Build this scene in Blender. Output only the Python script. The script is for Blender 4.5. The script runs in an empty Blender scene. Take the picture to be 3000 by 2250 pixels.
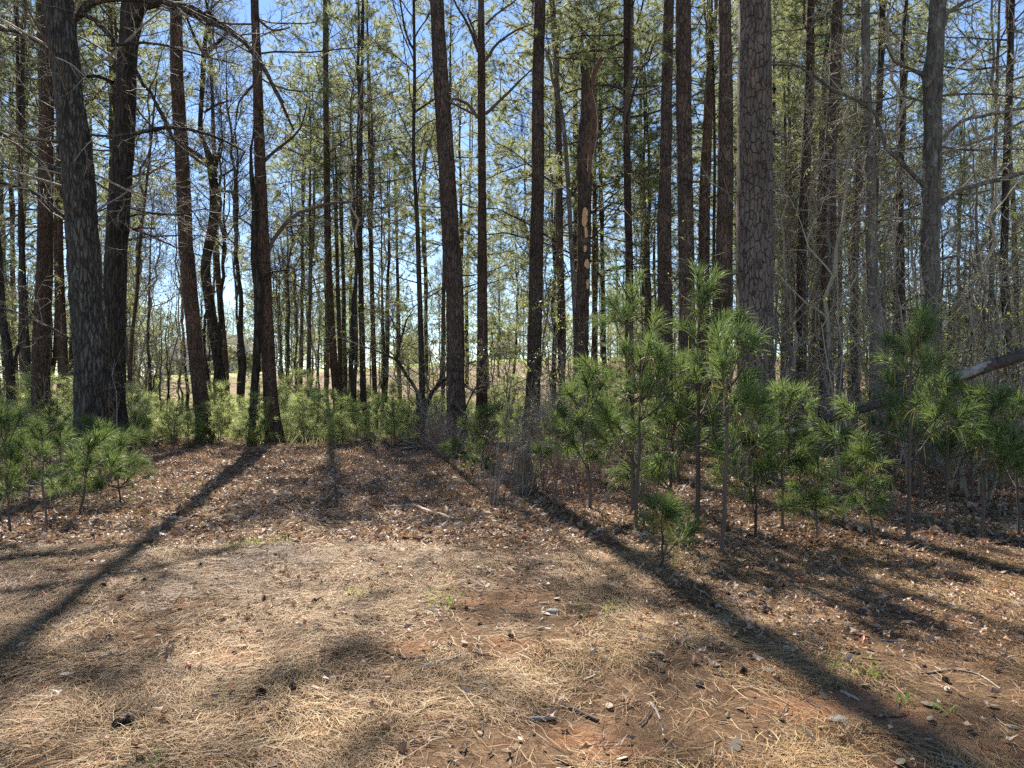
import bpy, math, random
import numpy as np
from mathutils import Vector

# ------------------------------------------------------------------ camera, sky, sun, exposure
SC = bpy.context.scene
F = 2095.0            # focal length in pixels of the 3000 px wide photograph
EYE = 1.6
cam_d = bpy.data.cameras.new('camera'); cam = bpy.data.objects.new('camera', cam_d)
SC.collection.objects.link(cam); SC.camera = cam
cam_d.sensor_width = 36; cam_d.lens = 36 * F / 3000
cam_d.clip_start = 0.05; cam_d.clip_end = 3000
cam.location = (0, 0, EYE); cam.rotation_euler = (math.radians(90), 0, 0)

SUN_AZ = -15.0        # degrees from +Y towards +X
SUN_EL = 44.0
w = bpy.data.worlds.new('World'); SC.world = w; w.use_nodes = True
nt = w.node_tree; nt.nodes.clear()
sky = nt.nodes.new('ShaderNodeTexSky'); sky.sky_type = 'NISHITA'; sky.sun_disc = False
sky.sun_elevation = math.radians(SUN_EL); sky.sun_rotation = math.radians(SUN_AZ)
sky.air_density = 0.85; sky.dust_density = 0.0; sky.ozone_density = 2.3; sky.altitude = 100
bg = nt.nodes.new('ShaderNodeBackground'); bg.inputs[1].default_value = 0.078
wo = nt.nodes.new('ShaderNodeOutputWorld')
nt.links.new(sky.outputs[0], bg.inputs[0]); nt.links.new(bg.outputs[0], wo.inputs[0])

sd = bpy.data.lights.new('sun', 'SUN'); sd.energy = 5.0; sd.angle = math.radians(0.53); sd.color = (1.0, 0.92, 0.80)
sun = bpy.data.objects.new('sun', sd); SC.collection.objects.link(sun)
a, e = math.radians(SUN_AZ), math.radians(SUN_EL)
SV = Vector((math.sin(a) * math.cos(e), math.cos(a) * math.cos(e), math.sin(e)))
sun.rotation_euler = SV.to_track_quat('Z', 'Y').to_euler()
sun.location = SV * 60

SC.view_settings.view_transform = 'Standard'; SC.view_settings.look = 'None'
SC.view_settings.gamma = 1; SC.view_settings.exposure = 1.47
SC.render.engine = 'CYCLES'
SC.cycles.max_bounces = 6; SC.cycles.diffuse_bounces = 3; SC.cycles.glossy_bounces = 2
SC.cycles.transmission_bounces = 4; SC.cycles.transparent_max_bounces = 8
SC.cycles.use_denoising = False
try:
    SC.cycles.use_adaptive_sampling = True
    SC.cycles.adaptive_threshold = 0.02
except Exception:
    pass

rng = np.random.default_rng(7)
TAU = 2 * math.pi

# ------------------------------------------------------------------ numpy helpers
def hash3(ix, iy, iz):
    n = (ix * 374761393 + iy * 668265263 + iz * 1274126177) & 0x7fffffff
    n = ((n ^ (n >> 13)) * 1103515245) & 0x7fffffff
    n = n ^ (n >> 16)
    return (n & 0xffff) / 65535.0

def vnoise(p):
    p = np.asarray(p, float)
    i = np.floor(p).astype(np.int64); f = p - i; f = f * f * (3 - 2 * f)
    r = 0
    for dx in (0, 1):
        for dy in (0, 1):
            for dz in (0, 1):
                wgt = (f[..., 0] if dx else 1 - f[..., 0]) * (f[..., 1] if dy else 1 - f[..., 1]) * (f[..., 2] if dz else 1 - f[..., 2])
                r = r + wgt * hash3(i[..., 0] + dx, i[..., 1] + dy, i[..., 2] + dz)
    return r

def nrm(v):
    return v / np.maximum(np.linalg.norm(v, axis=-1, keepdims=True), 1e-9)

def sstep(a, b, x):
    t = np.clip((np.asarray(x, float) - a) / (b - a), 0, 1)
    return t * t * (3 - 2 * t)

class Geo:
    """collects vertices, faces, a random value per piece and a material slot per face"""
    def __init__(s):
        s.V = []; s.T = []; s.Q = []; s.A = []; s.n = 0
    def add(s, V, tri=None, quad=None, rnd=None, mat=0):
        V = np.asarray(V, np.float32).reshape(-1, 3)
        s.V.append(V)
        s.A.append(np.full(len(V), .5, np.float32) if rnd is None else np.asarray(rnd, np.float32).reshape(-1))
        if tri is not None and len(tri): s.T.append((np.asarray(tri, np.int64).reshape(-1, 3) + s.n, mat))
        if quad is not None and len(quad): s.Q.append((np.asarray(quad, np.int64).reshape(-1, 4) + s.n, mat))
        s.n += len(V)
    def mesh(s, name, mats, smooth=True):
        me = bpy.data.meshes.new(name)
        V = np.concatenate(s.V)
        parts = [(q, 4, m) for q, m in s.Q] + [(t, 3, m) for t, m in s.T]
        li = np.concatenate([p.reshape(-1) for p, k, m in parts])
        tot = np.concatenate([np.full(len(p), k) for p, k, m in parts])
        mi = np.concatenate([np.full(len(p), m) for p, k, m in parts])
        st = np.concatenate([[0], np.cumsum(tot)[:-1]])
        me.vertices.add(len(V)); me.vertices.foreach_set('co', V.reshape(-1))
        me.loops.add(len(li)); me.loops.foreach_set('vertex_index', li.astype(np.int32))
        me.polygons.add(len(st)); me.polygons.foreach_set('loop_start', st.astype(np.int32))
        me.polygons.foreach_set('material_index', mi.astype(np.int32))
        me.polygons.foreach_set('use_smooth', np.full(len(st), bool(smooth)))
        me.update(calc_edges=True)
        at_ = me.attributes.new('rnd', 'FLOAT', 'POINT'); at_.data.foreach_set('value', np.concatenate(s.A))
        for m in mats: me.materials.append(m)
        return me

def tubes(g, P, R, k=5, mat=0, rnd=None, disp=None, cap=False):
    P = np.asarray(P, float); R = np.asarray(R, float)
    if P.ndim == 2: P = P[None]; R = R[None]
    N, n, _ = P.shape
    if N == 0: return
    T = np.empty_like(P); T[:, 1:-1] = P[:, 2:] - P[:, :-2]; T[:, 0] = P[:, 1] - P[:, 0]; T[:, -1] = P[:, -1] - P[:, -2]
    T = nrm(T)
    m = nrm(P[:, -1] - P[:, 0])
    ref = np.where(np.abs(m[:, 2:3]) > .75, np.array([[0, 1., 0]]), np.array([[0, 0, 1.]]))
    ref = np.repeat(ref[:, None], n, 1)
    U = nrm(np.cross(T, ref)); W = np.cross(T, U)
    th = np.arange(k) / k * TAU
    rr = R[:, :, None] * np.ones(k)
    if disp is not None: rr = rr * disp
    V = P[:, :, None] + rr[..., None] * (np.cos(th)[:, None] * U[:, :, None] + np.sin(th)[:, None] * W[:, :, None])
    b = (np.arange(N) * n * k)[:, None, None]
    i = (np.arange(n - 1) * k)[None, :, None]; j = np.arange(k)[None, None]; j2 = (j + 1) % k
    q = np.stack([b + i + j, b + i + j2, b + i + k + j2, b + i + k + j], -1).reshape(-1, 4)
    rv = np.repeat(rng.random(N) if rnd is None else rnd, n * k)
    g.add(V, quad=q, rnd=rv, mat=mat)
    if cap:
        for s in range(N):
            for end in (0, n - 1):
                c = P[s, end]; ring = V[s, end]
                vv = np.vstack([ring, c[None]])
                t = [[x, (x + 1) % k, k] for x in range(k)]
                g.add(vv, tri=t, rnd=np.full(k + 1, rv[s * n * k]), mat=mat if cap is True else cap)

def needles(g, B, D, L, W, droop=0.0, mat=0, seg=1, rnd=None):
    B = np.asarray(B, float); D = nrm(np.asarray(D, float)); M = len(B)
    L = np.broadcast_to(L, M)[:, None]; W = np.broadcast_to(W, M)[:, None]
    S = nrm(np.cross(D, rng.normal(size=(M, 3))))
    rv = rng.random(M) if rnd is None else rnd
    if seg == 1:
        V = np.stack([B - S * W / 2, B + S * W / 2, B + D * L + np.array([0, 0, -1.]) * droop * L], 1)
        g.add(V, tri=np.arange(M * 3).reshape(-1, 3), rnd=np.repeat(rv, 3), mat=mat)
    else:
        Mx = B + D * L * .55
        Tp = B + D * L * .97 + np.array([0, 0, -1.]) * droop * L
        V = np.stack([B - S * W / 2, B + S * W / 2, Mx + S * W / 2, Mx - S * W / 2, Tp], 1)
        o = np.arange(M)[:, None] * 5
        g.add(V, quad=o + np.array([[0, 1, 2, 3]]), tri=o + np.array([[3, 2, 4]]), rnd=np.repeat(rv, 5), mat=mat)

def perp(T, az):
    ref = np.where(np.abs(T[:, 2:3]) > .9, np.array([[1., 0, 0]]), np.array([[0, 0, 1.]]))
    U = nrm(np.cross(T, ref)); W = np.cross(T, U)
    return np.cos(az)[:, None] * U + np.sin(az)[:, None] * W

def grow(P, R, cnt, t0, t1, L, ang, n=5, wig=.12, trop=0.0, rfac=.5, r0=None, taper=.3, flat=0.0, mint=None):
    """children of every parent path; L, ang may be functions of t"""
    N, m, _ = P.shape
    t = (np.arange(cnt)[None] + rng.random((N, cnt))) / cnt
    t = t0 + (t1 - t0) * t
    x = t * (m - 1); i = np.minimum(x.astype(int), m - 2); f = (x - i)[..., None]
    idx = np.arange(N)[:, None]
    S = (P[idx, i] * (1 - f) + P[idx, i + 1] * f).reshape(-1, 3)
    T = nrm(P[idx, i + 1] - P[idx, i]).reshape(-1, 3)
    Rs = (R[idx, i] * (1 - f[..., 0]) + R[idx, i + 1] * f[..., 0]).reshape(-1)
    t = t.reshape(-1); K = len(t)
    az = (np.arange(K) * 2.39996 + rng.normal(size=K) * .5)
    A = ang(t) if callable(ang) else np.full(K, ang)
    A = A * (1 + rng.normal(size=K) * .15)
    Q = perp(T, az)
    if flat: Q[:, 2] *= (1 - flat); Q = nrm(Q)
    D = nrm(np.cos(A)[:, None] * T + np.sin(A)[:, None] * Q)
    Ls = (L(t) if callable(L) else np.full(K, L)) * (.65 + .6 * rng.random(K))
    out = np.empty((K, n, 3)); out[:, 0] = S
    for s in range(1, n):
        D = D + rng.normal(size=(K, 3)) * wig; D[:, 2] += trop; D = nrm(D)
        out[:, s] = out[:, s - 1] + D * (Ls / (n - 1))[:, None]
    rb = np.minimum(Rs * .8, (Rs * rfac if r0 is None else np.full(K, r0)))
    if mint is not None: rb = np.maximum(rb, mint)
    RR = rb[:, None] * np.linspace(1, taper, n)[None]
    return out, RR

# ------------------------------------------------------------------ terrain
def ridge(X, Y):
    px = 1500 + X / np.maximum(Y, 1) * F
    top = np.interp(px, [-500, 300, 480, 730, 1000, 1300, 1600, 2200, 2900, 4000], [1108, 1104, 1098, 1088, 1070, 1056, 1040, 1032, 1025, 1020])
    return EYE + (1125 - top) / F * 80
def height(X, Y):
    X = np.asarray(X, float); Y = np.asarray(Y, float)
    h = -.55 * sstep(19, 34, Y)
    r = ridge(X, Y)
    h = h + (r + .55) * sstep(36, 84, Y) * .92 + (r * .08) * sstep(70, 95, Y)
    h = h + .8 * sstep(90, 200, Y)
    b = (vnoise(np.stack([X * .35, Y * .35, X * 0 + 3.3], -1)) - .5) * .10 + (vnoise(np.stack([X * 1.6, Y * 1.6, X * 0 + 9.1], -1)) - .5) * .035
    return h + b * sstep(1, 5, Y) * (1 + sstep(12, 25, Y) * 2)
def H1(x, y): return float(height(np.array([x]), np.array([y]))[0])

def at(px, py, Y): return np.array([(px - 1500) / F * Y, Y, EYE + (1125 - py) / F * Y])
def gnd(px, py):
    Y = EYE * F / (py - 1125.)
    for _ in range(4):
        x = (px - 1500) / F * Y
        Y = (EYE - H1(x, Y)) * F / (py - 1125.)
    x = (px - 1500) / F * Y
    return np.array([x, Y, H1(x, Y)])

# ------------------------------------------------------------------ materials
def new_mat(name):
    m = bpy.data.materials.new(name); m.use_nodes = True
    t = m.node_tree; t.nodes.clear()
    o = t.nodes.new('ShaderNodeOutputMaterial'); return m, t, o
def ramp(t, cols, src, inter='LINEAR'):
    r = t.nodes.new('ShaderNodeValToRGB'); r.color_ramp.interpolation = inter
    el = r.color_ramp.elements
    while len(el) < len(cols): el.new(.5)
    for e_, (p, c) in zip(el, cols): e_.position = p; e_.color = (*c, 1)
    t.links.new(src, r.inputs[0]); return r
def noise(t, vec, scale, detail=4, rough=.6, dist=0):
    n = t.nodes.new('ShaderNodeTexNoise'); n.inputs['Scale'].default_value = scale
    n.inputs['Detail'].default_value = detail; n.inputs['Roughness'].default_value = rough
    n.inputs['Distortion'].default_value = dist
    if vec is not None: t.links.new(vec, n.inputs['Vector'])
    return n
def mapping(t, src, sc):
    m = t.nodes.new('ShaderNodeMapping'); m.inputs['Scale'].default_value = sc
    t.links.new(src, m.inputs['Vector']); return m.outputs[0]
def mix(t, a_, b_, fac, mode='MIX'):
    m = t.nodes.new('ShaderNodeMix'); m.data_type = 'RGBA'; m.blend_type = mode
    for s, v in ((m.inputs[6], a_), (m.inputs[7], b_), (m.inputs[0], fac)):
        if hasattr(v, 'links') or isinstance(v, bpy.types.NodeSocket): t.links.new(v, s)
        elif isinstance(v, tuple): s.default_value = (*v, 1)
        else: s.default_value = v
    return m.outputs[2]
def math_(t, op, a_, b_=None, clamp=False):
    m = t.nodes.new('ShaderNodeMath'); m.operation = op; m.use_clamp = clamp
    for s, v in ((m.inputs[0], a_), (m.inputs[1], b_)):
        if v is None: continue
        if isinstance(v, bpy.types.NodeSocket): t.links.new(v, s)
        else: s.default_value = v
    return m.outputs[0]

def bark(name, dark, mid, light, plate=9.0, squash=.33, crack=.09, lichen=None, lich_amt=.5, bump=.9, ridge_style=False, moss=0):
    m, t, o = new_mat(name)
    tc = t.nodes.new('ShaderNodeTexCoord').outputs['Object']
    oi = t.nodes.new('ShaderNodeObjectInfo')
    add = t.nodes.new('ShaderNodeVectorMath'); add.operation = 'ADD'
    t.links.new(tc, add.inputs[0]); t.links.new(oi.outputs['Random'], add.inputs[1])
    v0 = add.outputs[0]
    wn = noise(t, v0, 5, 3); wv = t.nodes.new('ShaderNodeVectorMath'); wv.operation = 'SCALE'; wv.inputs['Scale'].default_value = .09
    t.links.new(wn.outputs['Color'], wv.inputs[0])
    a2 = t.nodes.new('ShaderNodeVectorMath'); t.links.new(v0, a2.inputs[0]); t.links.new(wv.outputs[0], a2.inputs[1])
    v = mapping(t, a2.outputs[0], (1, 1, squash))
    vo = t.nodes.new('ShaderNodeTexVoronoi'); vo.feature = 'DISTANCE_TO_EDGE'; vo.inputs['Scale'].default_value = plate
    t.links.new(v, vo.inputs['Vector'])
    ce = t.nodes.new('ShaderNodeTexVoronoi'); ce.inputs['Scale'].default_value = plate; t.links.new(v, ce.inputs['Vector'])
    fine = noise(t, mapping(t, v0, (1, 1, .45)), 38, 5, .7)
    big = noise(t, v0, 1.6, 3)
    col = ramp(t, [(.25, mid), (.75, light)], fine.outputs['Fac']).outputs[0]
    cellv = t.nodes.new('ShaderNodeSeparateColor'); t.links.new(ce.outputs['Color'], cellv.inputs[0])
    col = mix(t, col, mix(t, mid, light, cellv.outputs[0]), .5)
    col = mix(t, col, tuple(c * .75 for c in mid), ramp(t, [(.35, (0, 0, 0)), (.7, (1, 1, 1))], big.outputs['Fac']).outputs[0])
    if lichen:
        ln = noise(t, mapping(t, v0, (1, 1, .6)), 7, 6, .75)
        lf = ramp(t, [(.56 - .06 * lich_amt, (0, 0, 0)), (.66, (1, 1, 1))], ln.outputs['Fac']).outputs[0]
        col = mix(t, col, lichen, math_(t, 'MULTIPLY', lf, lich_amt))
    if moss:
        sep = t.nodes.new('ShaderNodeSeparateXYZ'); t.links.new(tc, sep.inputs[0])
        mf = math_(t, 'MULTIPLY', math_(t, 'SUBTRACT', 1.1, sep.outputs[2], True), noise(t, v0, 6, 4).outputs['Fac'], True)
        col = mix(t, col, (.035, .05, .02), math_(t, 'MULTIPLY', mf, moss))
    wob = noise(t, mapping(t, v0, (1, 1, .5)), 9, 4, .7)
    vd = math_(t, 'ADD', vo.outputs['Distance'], math_(t, 'MULTIPLY', math_(t, 'SUBTRACT', wob.outputs['Fac'], .52), crack * 2.6))
    fis = noise(t, mapping(t, v0, (1, 1, .10)), plate * 1.7, 3, .6)
    cr1 = ramp(t, [(0, (1, 1, 1)), (crack, (0, 0, 0))], vd).outputs[0]
    cr2 = ramp(t, [(.36, (1, 1, 1)), (.45, (0, 0, 0))], fis.outputs['Fac']).outputs[0]
    cr = math_(t, 'MAXIMUM', cr1, math_(t, 'MULTIPLY', cr2, .7))
    patchn = noise(t, mapping(t, v0, (1, 1, .5)), 3.2, 4, .6)
    col = mix(t, col, tuple(min(1, c * k) for c, k in zip(light, (1.25, 1.0, .85))), math_(t, 'MULTIPLY', ramp(t, [(.55, (0, 0, 0)), (.68, (1, 1, 1))], patchn.outputs['Fac']).outputs[0], .45))
    col = mix(t, col, dark, math_(t, 'MULTIPLY', cr, .85))
    ov = math_(t, 'ADD', math_(t, 'MULTIPLY', oi.outputs['Random'], .5), .75)
    hs = t.nodes.new('ShaderNodeHueSaturation'); t.links.new(col, hs.inputs['Color']); t.links.new(ov, hs.inputs['Value'])
    b = t.nodes.new('ShaderNodeBsdfPrincipled'); b.inputs['Roughness'].default_value = .85
    b.inputs['Specular IOR Level'].default_value = .2
    t.links.new(hs.outputs[0], b.inputs['Base Color'])
    hgt = math_(t, 'ADD', math_(t, 'MULTIPLY', math_(t, 'SUBTRACT', 1, cr), .7), math_(t, 'ADD', math_(t, 'MULTIPLY', fine.outputs['Fac'], .35), math_(t, 'MULTIPLY', cellv.outputs[1], .3)))
    bp = t.nodes.new('ShaderNodeBump'); bp.inputs['Strength'].default_value = bump; bp.inputs['Distance'].default_value = .03
    t.links.new(hgt, bp.inputs['Height']); t.links.new(bp.outputs[0], b.inputs['Normal'])
    t.links.new(b.outputs[0], o.inputs[0]); return m

def leafy(name, cols, trans, tfac=.45, rough=.45, spec=.4, objvar=.25):
    """cols: ramp over the per-piece random value; trans: colour of the light coming through"""
    m, t, o = new_mat(name)
    at_ = t.nodes.new('ShaderNodeAttribute'); at_.attribute_name = 'rnd'
    c = ramp(t, cols, at_.outputs['Fac']).outputs[0]
    oi = t.nodes.new('ShaderNodeObjectInfo')
    hs = t.nodes.new('ShaderNodeHueSaturation'); t.links.new(c, hs.inputs['Color'])
    t.links.new(math_(t, 'ADD', math_(t, 'MULTIPLY', oi.outputs['Random'], objvar), 1 - objvar / 2), hs.inputs['Value'])
    b = t.nodes.new('ShaderNodeBsdfPrincipled'); b.inputs['Roughness'].default_value = rough
    b.inputs['Specular IOR Level'].default_value = spec
    t.links.new(hs.outputs[0], b.inputs['Base Color'])
    if tfac > 0:
        tr = t.nodes.new('ShaderNodeBsdfTranslucent')
        t.links.new(mix(t, hs.outputs[0], trans, .75), tr.inputs['Color'])
        mx = t.nodes.new('ShaderNodeMixShader'); mx.inputs[0].default_value = tfac
        t.links.new(b.outputs[0], mx.inputs[1]); t.links.new(tr.outputs[0], mx.inputs[2])
        t.links.new(mx.outputs[0], o.inputs[0])
    else: t.links.new(b.outputs[0], o.inputs[0])
    return m

def plain(name, c1, c2, scale=8, rough=.8, stretch=(1, 1, 1), bump=.3, spec=.3):
    m, t, o = new_mat(name)
    tc = t.nodes.new('ShaderNodeTexCoord').outputs['Object']
    n = noise(t, mapping(t, tc, stretch), scale, 5, .65)
    b = t.nodes.new('ShaderNodeBsdfPrincipled'); b.inputs['Roughness'].default_value = rough; b.inputs['Specular IOR Level'].default_value = spec
    t.links.new(ramp(t, [(.3, c1), (.7, c2)], n.outputs['Fac']).outputs[0], b.inputs['Base Color'])
    bp = t.nodes.new('ShaderNodeBump'); bp.inputs['Strength'].default_value = bump; bp.inputs['Distance'].default_value = .02
    t.links.new(n.outputs['Fac'], bp.inputs['Height']); t.links.new(bp.outputs[0], b.inputs['Normal'])
    t.links.new(b.outputs[0], o.inputs[0]); return m

M = {}
M['pine'] = bark('pine_bark', (.018, .012, .009), (.090, .060, .044), (.18, .13, .10), plate=17, squash=.30, crack=.09)
M['pine_big'] = bark('pine_bark_large_plates', (.022, .015, .012), (.14, .105, .085), (.26, .205, .17), plate=15, squash=.34, crack=.06, bump=1)
M['pine_red'] = bark('reddish_pine_bark', (.020, .012, .009), (.095, .056, .038), (.18, .115, .08), plate=17, squash=.30, crack=.08)
M['oak'] = bark('oak_bark', (.015, .013, .011), (.085, .073, .06), (.17, .15, .125), plate=17, squash=.16, crack=.16, lichen=(.28, .27, .23), lich_amt=.5, moss=.8, bump=1)
M['oak_dark'] = bark('dark_oak_bark', (.012, .010, .008), (.06, .048, .038), (.12, .095, .075), plate=15, squash=.13, crack=.14, moss=.8)
M['grey'] = bark('grey_hardwood_bark', (.03, .025, .02), (.12, .10, .08), (.24, .21, .175), plate=14, squash=.3, crack=.05, lichen=(.40, .40, .34), lich_amt=.6, bump=.5)
M['twig'] = leafy('twig_bark', [(0, (.11, .085, .06)), (.5, (.25, .205, .15)), (1, (.44, .38, .29))], (.1, .1, .1), 0, .7, .25)
M['twig_dark'] = leafy('dark_twig_bark', [(0, (.05, .038, .03)), (1, (.13, .10, .08))], (.1, .1, .1), 0, .75, .2)
M['needle'] = leafy('pine_needles', [(0, (.07, .095, .035)), (.6, (.13, .155, .055)), (.93, (.20, .21, .085)), (1, (.26, .17, .07))], (.50, .53, .25), .50, .5, .25, .35)
M['needle_near'] = leafy('long_pine_needles', [(0, (.035, .062, .020)), (.6, (.07, .11, .033)), (.95, (.14, .175, .065)), (1, (.30, .19, .08))], (.30, .42, .11), .36, .5, .35, .3)
M['needle_sap'] = leafy('sapling_needles', [(0, (.09, .14, .04)), (.6, (.15, .21, .065)), (1, (.24, .26, .10))], (.72, .80, .32), .55, .4, .35, .4)
M['fresh'] = leafy('fresh_leaves', [(0, (.16, .24, .04)), (.7, (.26, .33, .06)), (1, (.38, .34, .09))], (.75, .85, .16), .5, .45, .35, .3)
M['deadleaf'] = leafy('hanging_dead_leaves', [(0, (.12, .07, .04)), (1, (.30, .19, .12))], (.35, .2, .1), .3, .7, .2)
M['straw'] = leafy('fallen_needles', [(0, (.095, .05, .02)), (.35, (.24, .14, .06)), (.7, (.40, .26, .115)), (.93, (.55, .41, .22)), (1, (.36, .13, .045))], (.3, .2, .1), 0, .6, .35, 0)
M['litter'] = leafy('fallen_leaves', [(0, (.08, .045, .028)), (.3, (.20, .115, .072)), (.65, (.39, .25, .165)), (.92, (.60, .46, .33)), (1, (.42, .16, .07))], (.5, .32, .18), .18, .5, .4, 0)
M['weed'] = leafy('small_weeds', [(0, (.08, .12, .03)), (1, (.19, .24, .07))], (.4, .5, .12), .4, .5, .3, 0)
M['grassy'] = leafy('field_grass', [(0, (.12, .17, .05)), (.5, (.20, .24, .08)), (1, (.34, .27, .14))], (.55, .6, .22), .45, .5, .3, 0)
M['pale'] = plain('bare_pale_wood', (.38, .29, .20), (.66, .55, .42), 14, .7, (1, 1, .3), .5)
M['greywood'] = plain('weathered_grey_wood', (.16, .14, .12), (.42, .38, .33), 16, .8, (1, 1, 1), .6)
M['darkwood'] = plain('dark_bark_wood', (.03, .024, .02), (.12, .09, .07), 18, .85, (1, 1, 1), .8)
M['torn'] = plain('torn_red_wood', (.07, .036, .022), (.26, .145, .09), 9, .8, (6, 6, .35), 1.0)
M['peel'] = plain('peeled_orange_wood', (.52, .27, .12), (.78, .50, .26), 10, .7, (1, 1, .5), .3)
M['cone'] = leafy('cone_scales', [(0, (.05, .034, .025)), (.6, (.15, .105, .075)), (1, (.34, .27, .21))], (.1, .1, .1), 0, .75, .2, .4)
M['stone'] = plain('pale_stone', (.17, .15, .125), (.33, .30, .26), 12, .85, (1, 1, 1), .4)

def ground_mat():
    m, t, o = new_mat('forest_floor')
    tc = t.nodes.new('ShaderNodeTexCoord').outputs['Object']
    fine = noise(t, tc, 45, 8, .8, 1.5); mid = noise(t, tc, 7, 6, .7, .6); big = noise(t, tc, .55, 4, .6)
    straw = ramp(t, [(.30, (.065, .038, .022)), (.45, (.18, .11, .063)), (.58, (.31, .20, .115)), (.72, (.46, .33, .20))], fine.outputs['Fac']).outputs[0]
    dk = ramp(t, [(.38, (.55, .50, .46)), (.6, (1, 1, 1))], mid.outputs['Fac']).outputs[0]
    c = mix(t, straw, dk, 1.0, 'MULTIPLY')
    clay = ramp(t, [(.3, (.34, .155, .075)), (.7, (.50, .27, .15))], mid.outputs['Fac']).outputs[0]
    cn = noise(t, tc, .9, 5, .65)
    cf = ramp(t, [(.52, (0, 0, 0)), (.62, (1, 1, 1))], cn.outputs['Fac']).outputs[0]
    sep = t.nodes.new('ShaderNodeSeparateXYZ'); t.links.new(tc, sep.inputs[0])
    near = math_(t, 'SUBTRACT', 1, math_(t, 'DIVIDE', math_(t, 'SUBTRACT', sep.outputs[1], 4), 3), True)
    c = mix(t, c, clay, math_(t, 'MULTIPLY', math_(t, 'MULTIPLY', cf, near), .9))
    # leafy brown slope further off, then the lawn on the rise
    slope = ramp(t, [(.35, (.12, .085, .045)), (.55, (.24, .17, .10)), (.7, (.33, .25, .16))], noise(t, tc, 3, 8, .75).outputs['Fac']).outputs[0]
    c = mix(t, c, slope, math_(t, 'DIVIDE', math_(t, 'SUBTRACT', sep.outputs[1], 16), 8, True))
    green = ramp(t, [(.4, (.08, .13, .03)), (.6, (.17, .22, .07))], noise(t, tc, 9, 6, .7).outputs['Fac']).outputs[0]
    gfac = math_(t, 'MULTIPLY', math_(t, 'DIVIDE', math_(t, 'SUBTRACT', sep.outputs[1], 20), 4, True), ramp(t, [(.42, (0, 0, 0)), (.6, (1, 1, 1))], big.outputs['Fac']).outputs[0])
    gfac = math_(t, 'MULTIPLY', gfac, math_(t, 'SUBTRACT', 1, math_(t, 'DIVIDE', math_(t, 'SUBTRACT', sep.outputs[1], 45), 6), True))
    c = mix(t, c, green, gfac)
    lawn = ramp(t, [(.3, (.26, .30, .08)), (.7, (.40, .42, .14))], noise(t, tc, 2, 5, .6).outputs['Fac']).outputs[0]
    edge = math_(t, 'ADD', sep.outputs[1], math_(t, 'MULTIPLY', big.outputs['Fac'], 6))
    c = mix(t, c, lawn, math_(t, 'DIVIDE', math_(t, 'SUBTRACT', edge, 76), 3, True))
    b = t.nodes.new('ShaderNodeBsdfPrincipled'); b.inputs['Roughness'].default_value = .9; b.inputs['Specular IOR Level'].default_value = .15
    t.links.new(c, b.inputs['Base Color'])
    bp = t.nodes.new('ShaderNodeBump'); bp.inputs['Strength'].default_value = .9; bp.inputs['Distance'].default_value = .03
    t.links.new(math_(t, 'ADD', fine.outputs['Fac'], mid.outputs['Fac']), bp.inputs['Height']); t.links.new(bp.outputs[0], b.inputs['Normal'])
    t.links.new(b.outputs[0], o.inputs[0]); return m
M['ground'] = ground_mat()

# ------------------------------------------------------------------ object helpers
def link(name, me, parent=None, loc=None, rot=None, scale=None):
    o = bpy.data.objects.new(name, me); SC.collection.objects.link(o)
    if parent is not None: o.parent = parent
    if loc is not None: o.location = loc
    if rot is not None: o.rotation_euler = rot
    if scale is not None: o.scale = (scale,) * 3 if not hasattr(scale, '__len__') else scale
    return o
def tag(o, label=None, cat=None, group=None, kind=None):
    if label: o['label'] = label
    if cat: o['category'] = cat
    if group: o['group'] = group
    if kind: o['kind'] = kind
    return o

# ------------------------------------------------------------------ the ground sheet
def make_ground():
    ys = np.concatenate([np.linspace(-12, 2, 12), np.linspace(2.1, 14, 130), np.linspace(14.2, 50, 140), np.linspace(51, 130, 90), np.geomspace(135, 420, 20)])
    us = np.linspace(-1, 1, 260)
    Yg, Ug = np.meshgrid(ys, us, indexing='ij')
    Xg = Ug * (12 + np.abs(Yg) * 1.35)
    Zg = height(Xg, Yg)
    V = np.stack([Xg, Yg, Zg], -1)
    n, k = Yg.shape
    i, j = np.meshgrid(np.arange(n - 1), np.arange(k - 1), indexing='ij')
    b = i * k + j
    q = np.stack([b, b + 1, b + k + 1, b + k], -1).reshape(-1, 4)
    g = Geo(); g.add(V, quad=q)
    o = link('ground', g.mesh('ground', [M['ground']])); tag(o, kind='structure')
make_ground()

# ------------------------------------------------------------------ litter on the floor (uncountable)
def scatter(n, y0, y1, dens=None, pw=1.0):
    """points on the floor in the wedge of ground in front of the clearing"""
    Y = np.sqrt(rng.random(n * 3) * (y1 ** 2 - y0 ** 2) + y0 ** 2)
    X = (rng.random(n * 3) * 2 - 1) * (Y * .80 + .6)
    if dens is not None:
        keep = rng.random(len(Y)) < dens(X, Y); X, Y = X[keep], Y[keep]
    return X[:n], Y[:n]
def clump(X, Y, s, seed): return vnoise(np.stack([X * s, Y * s, X * 0 + seed], -1))

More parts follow.
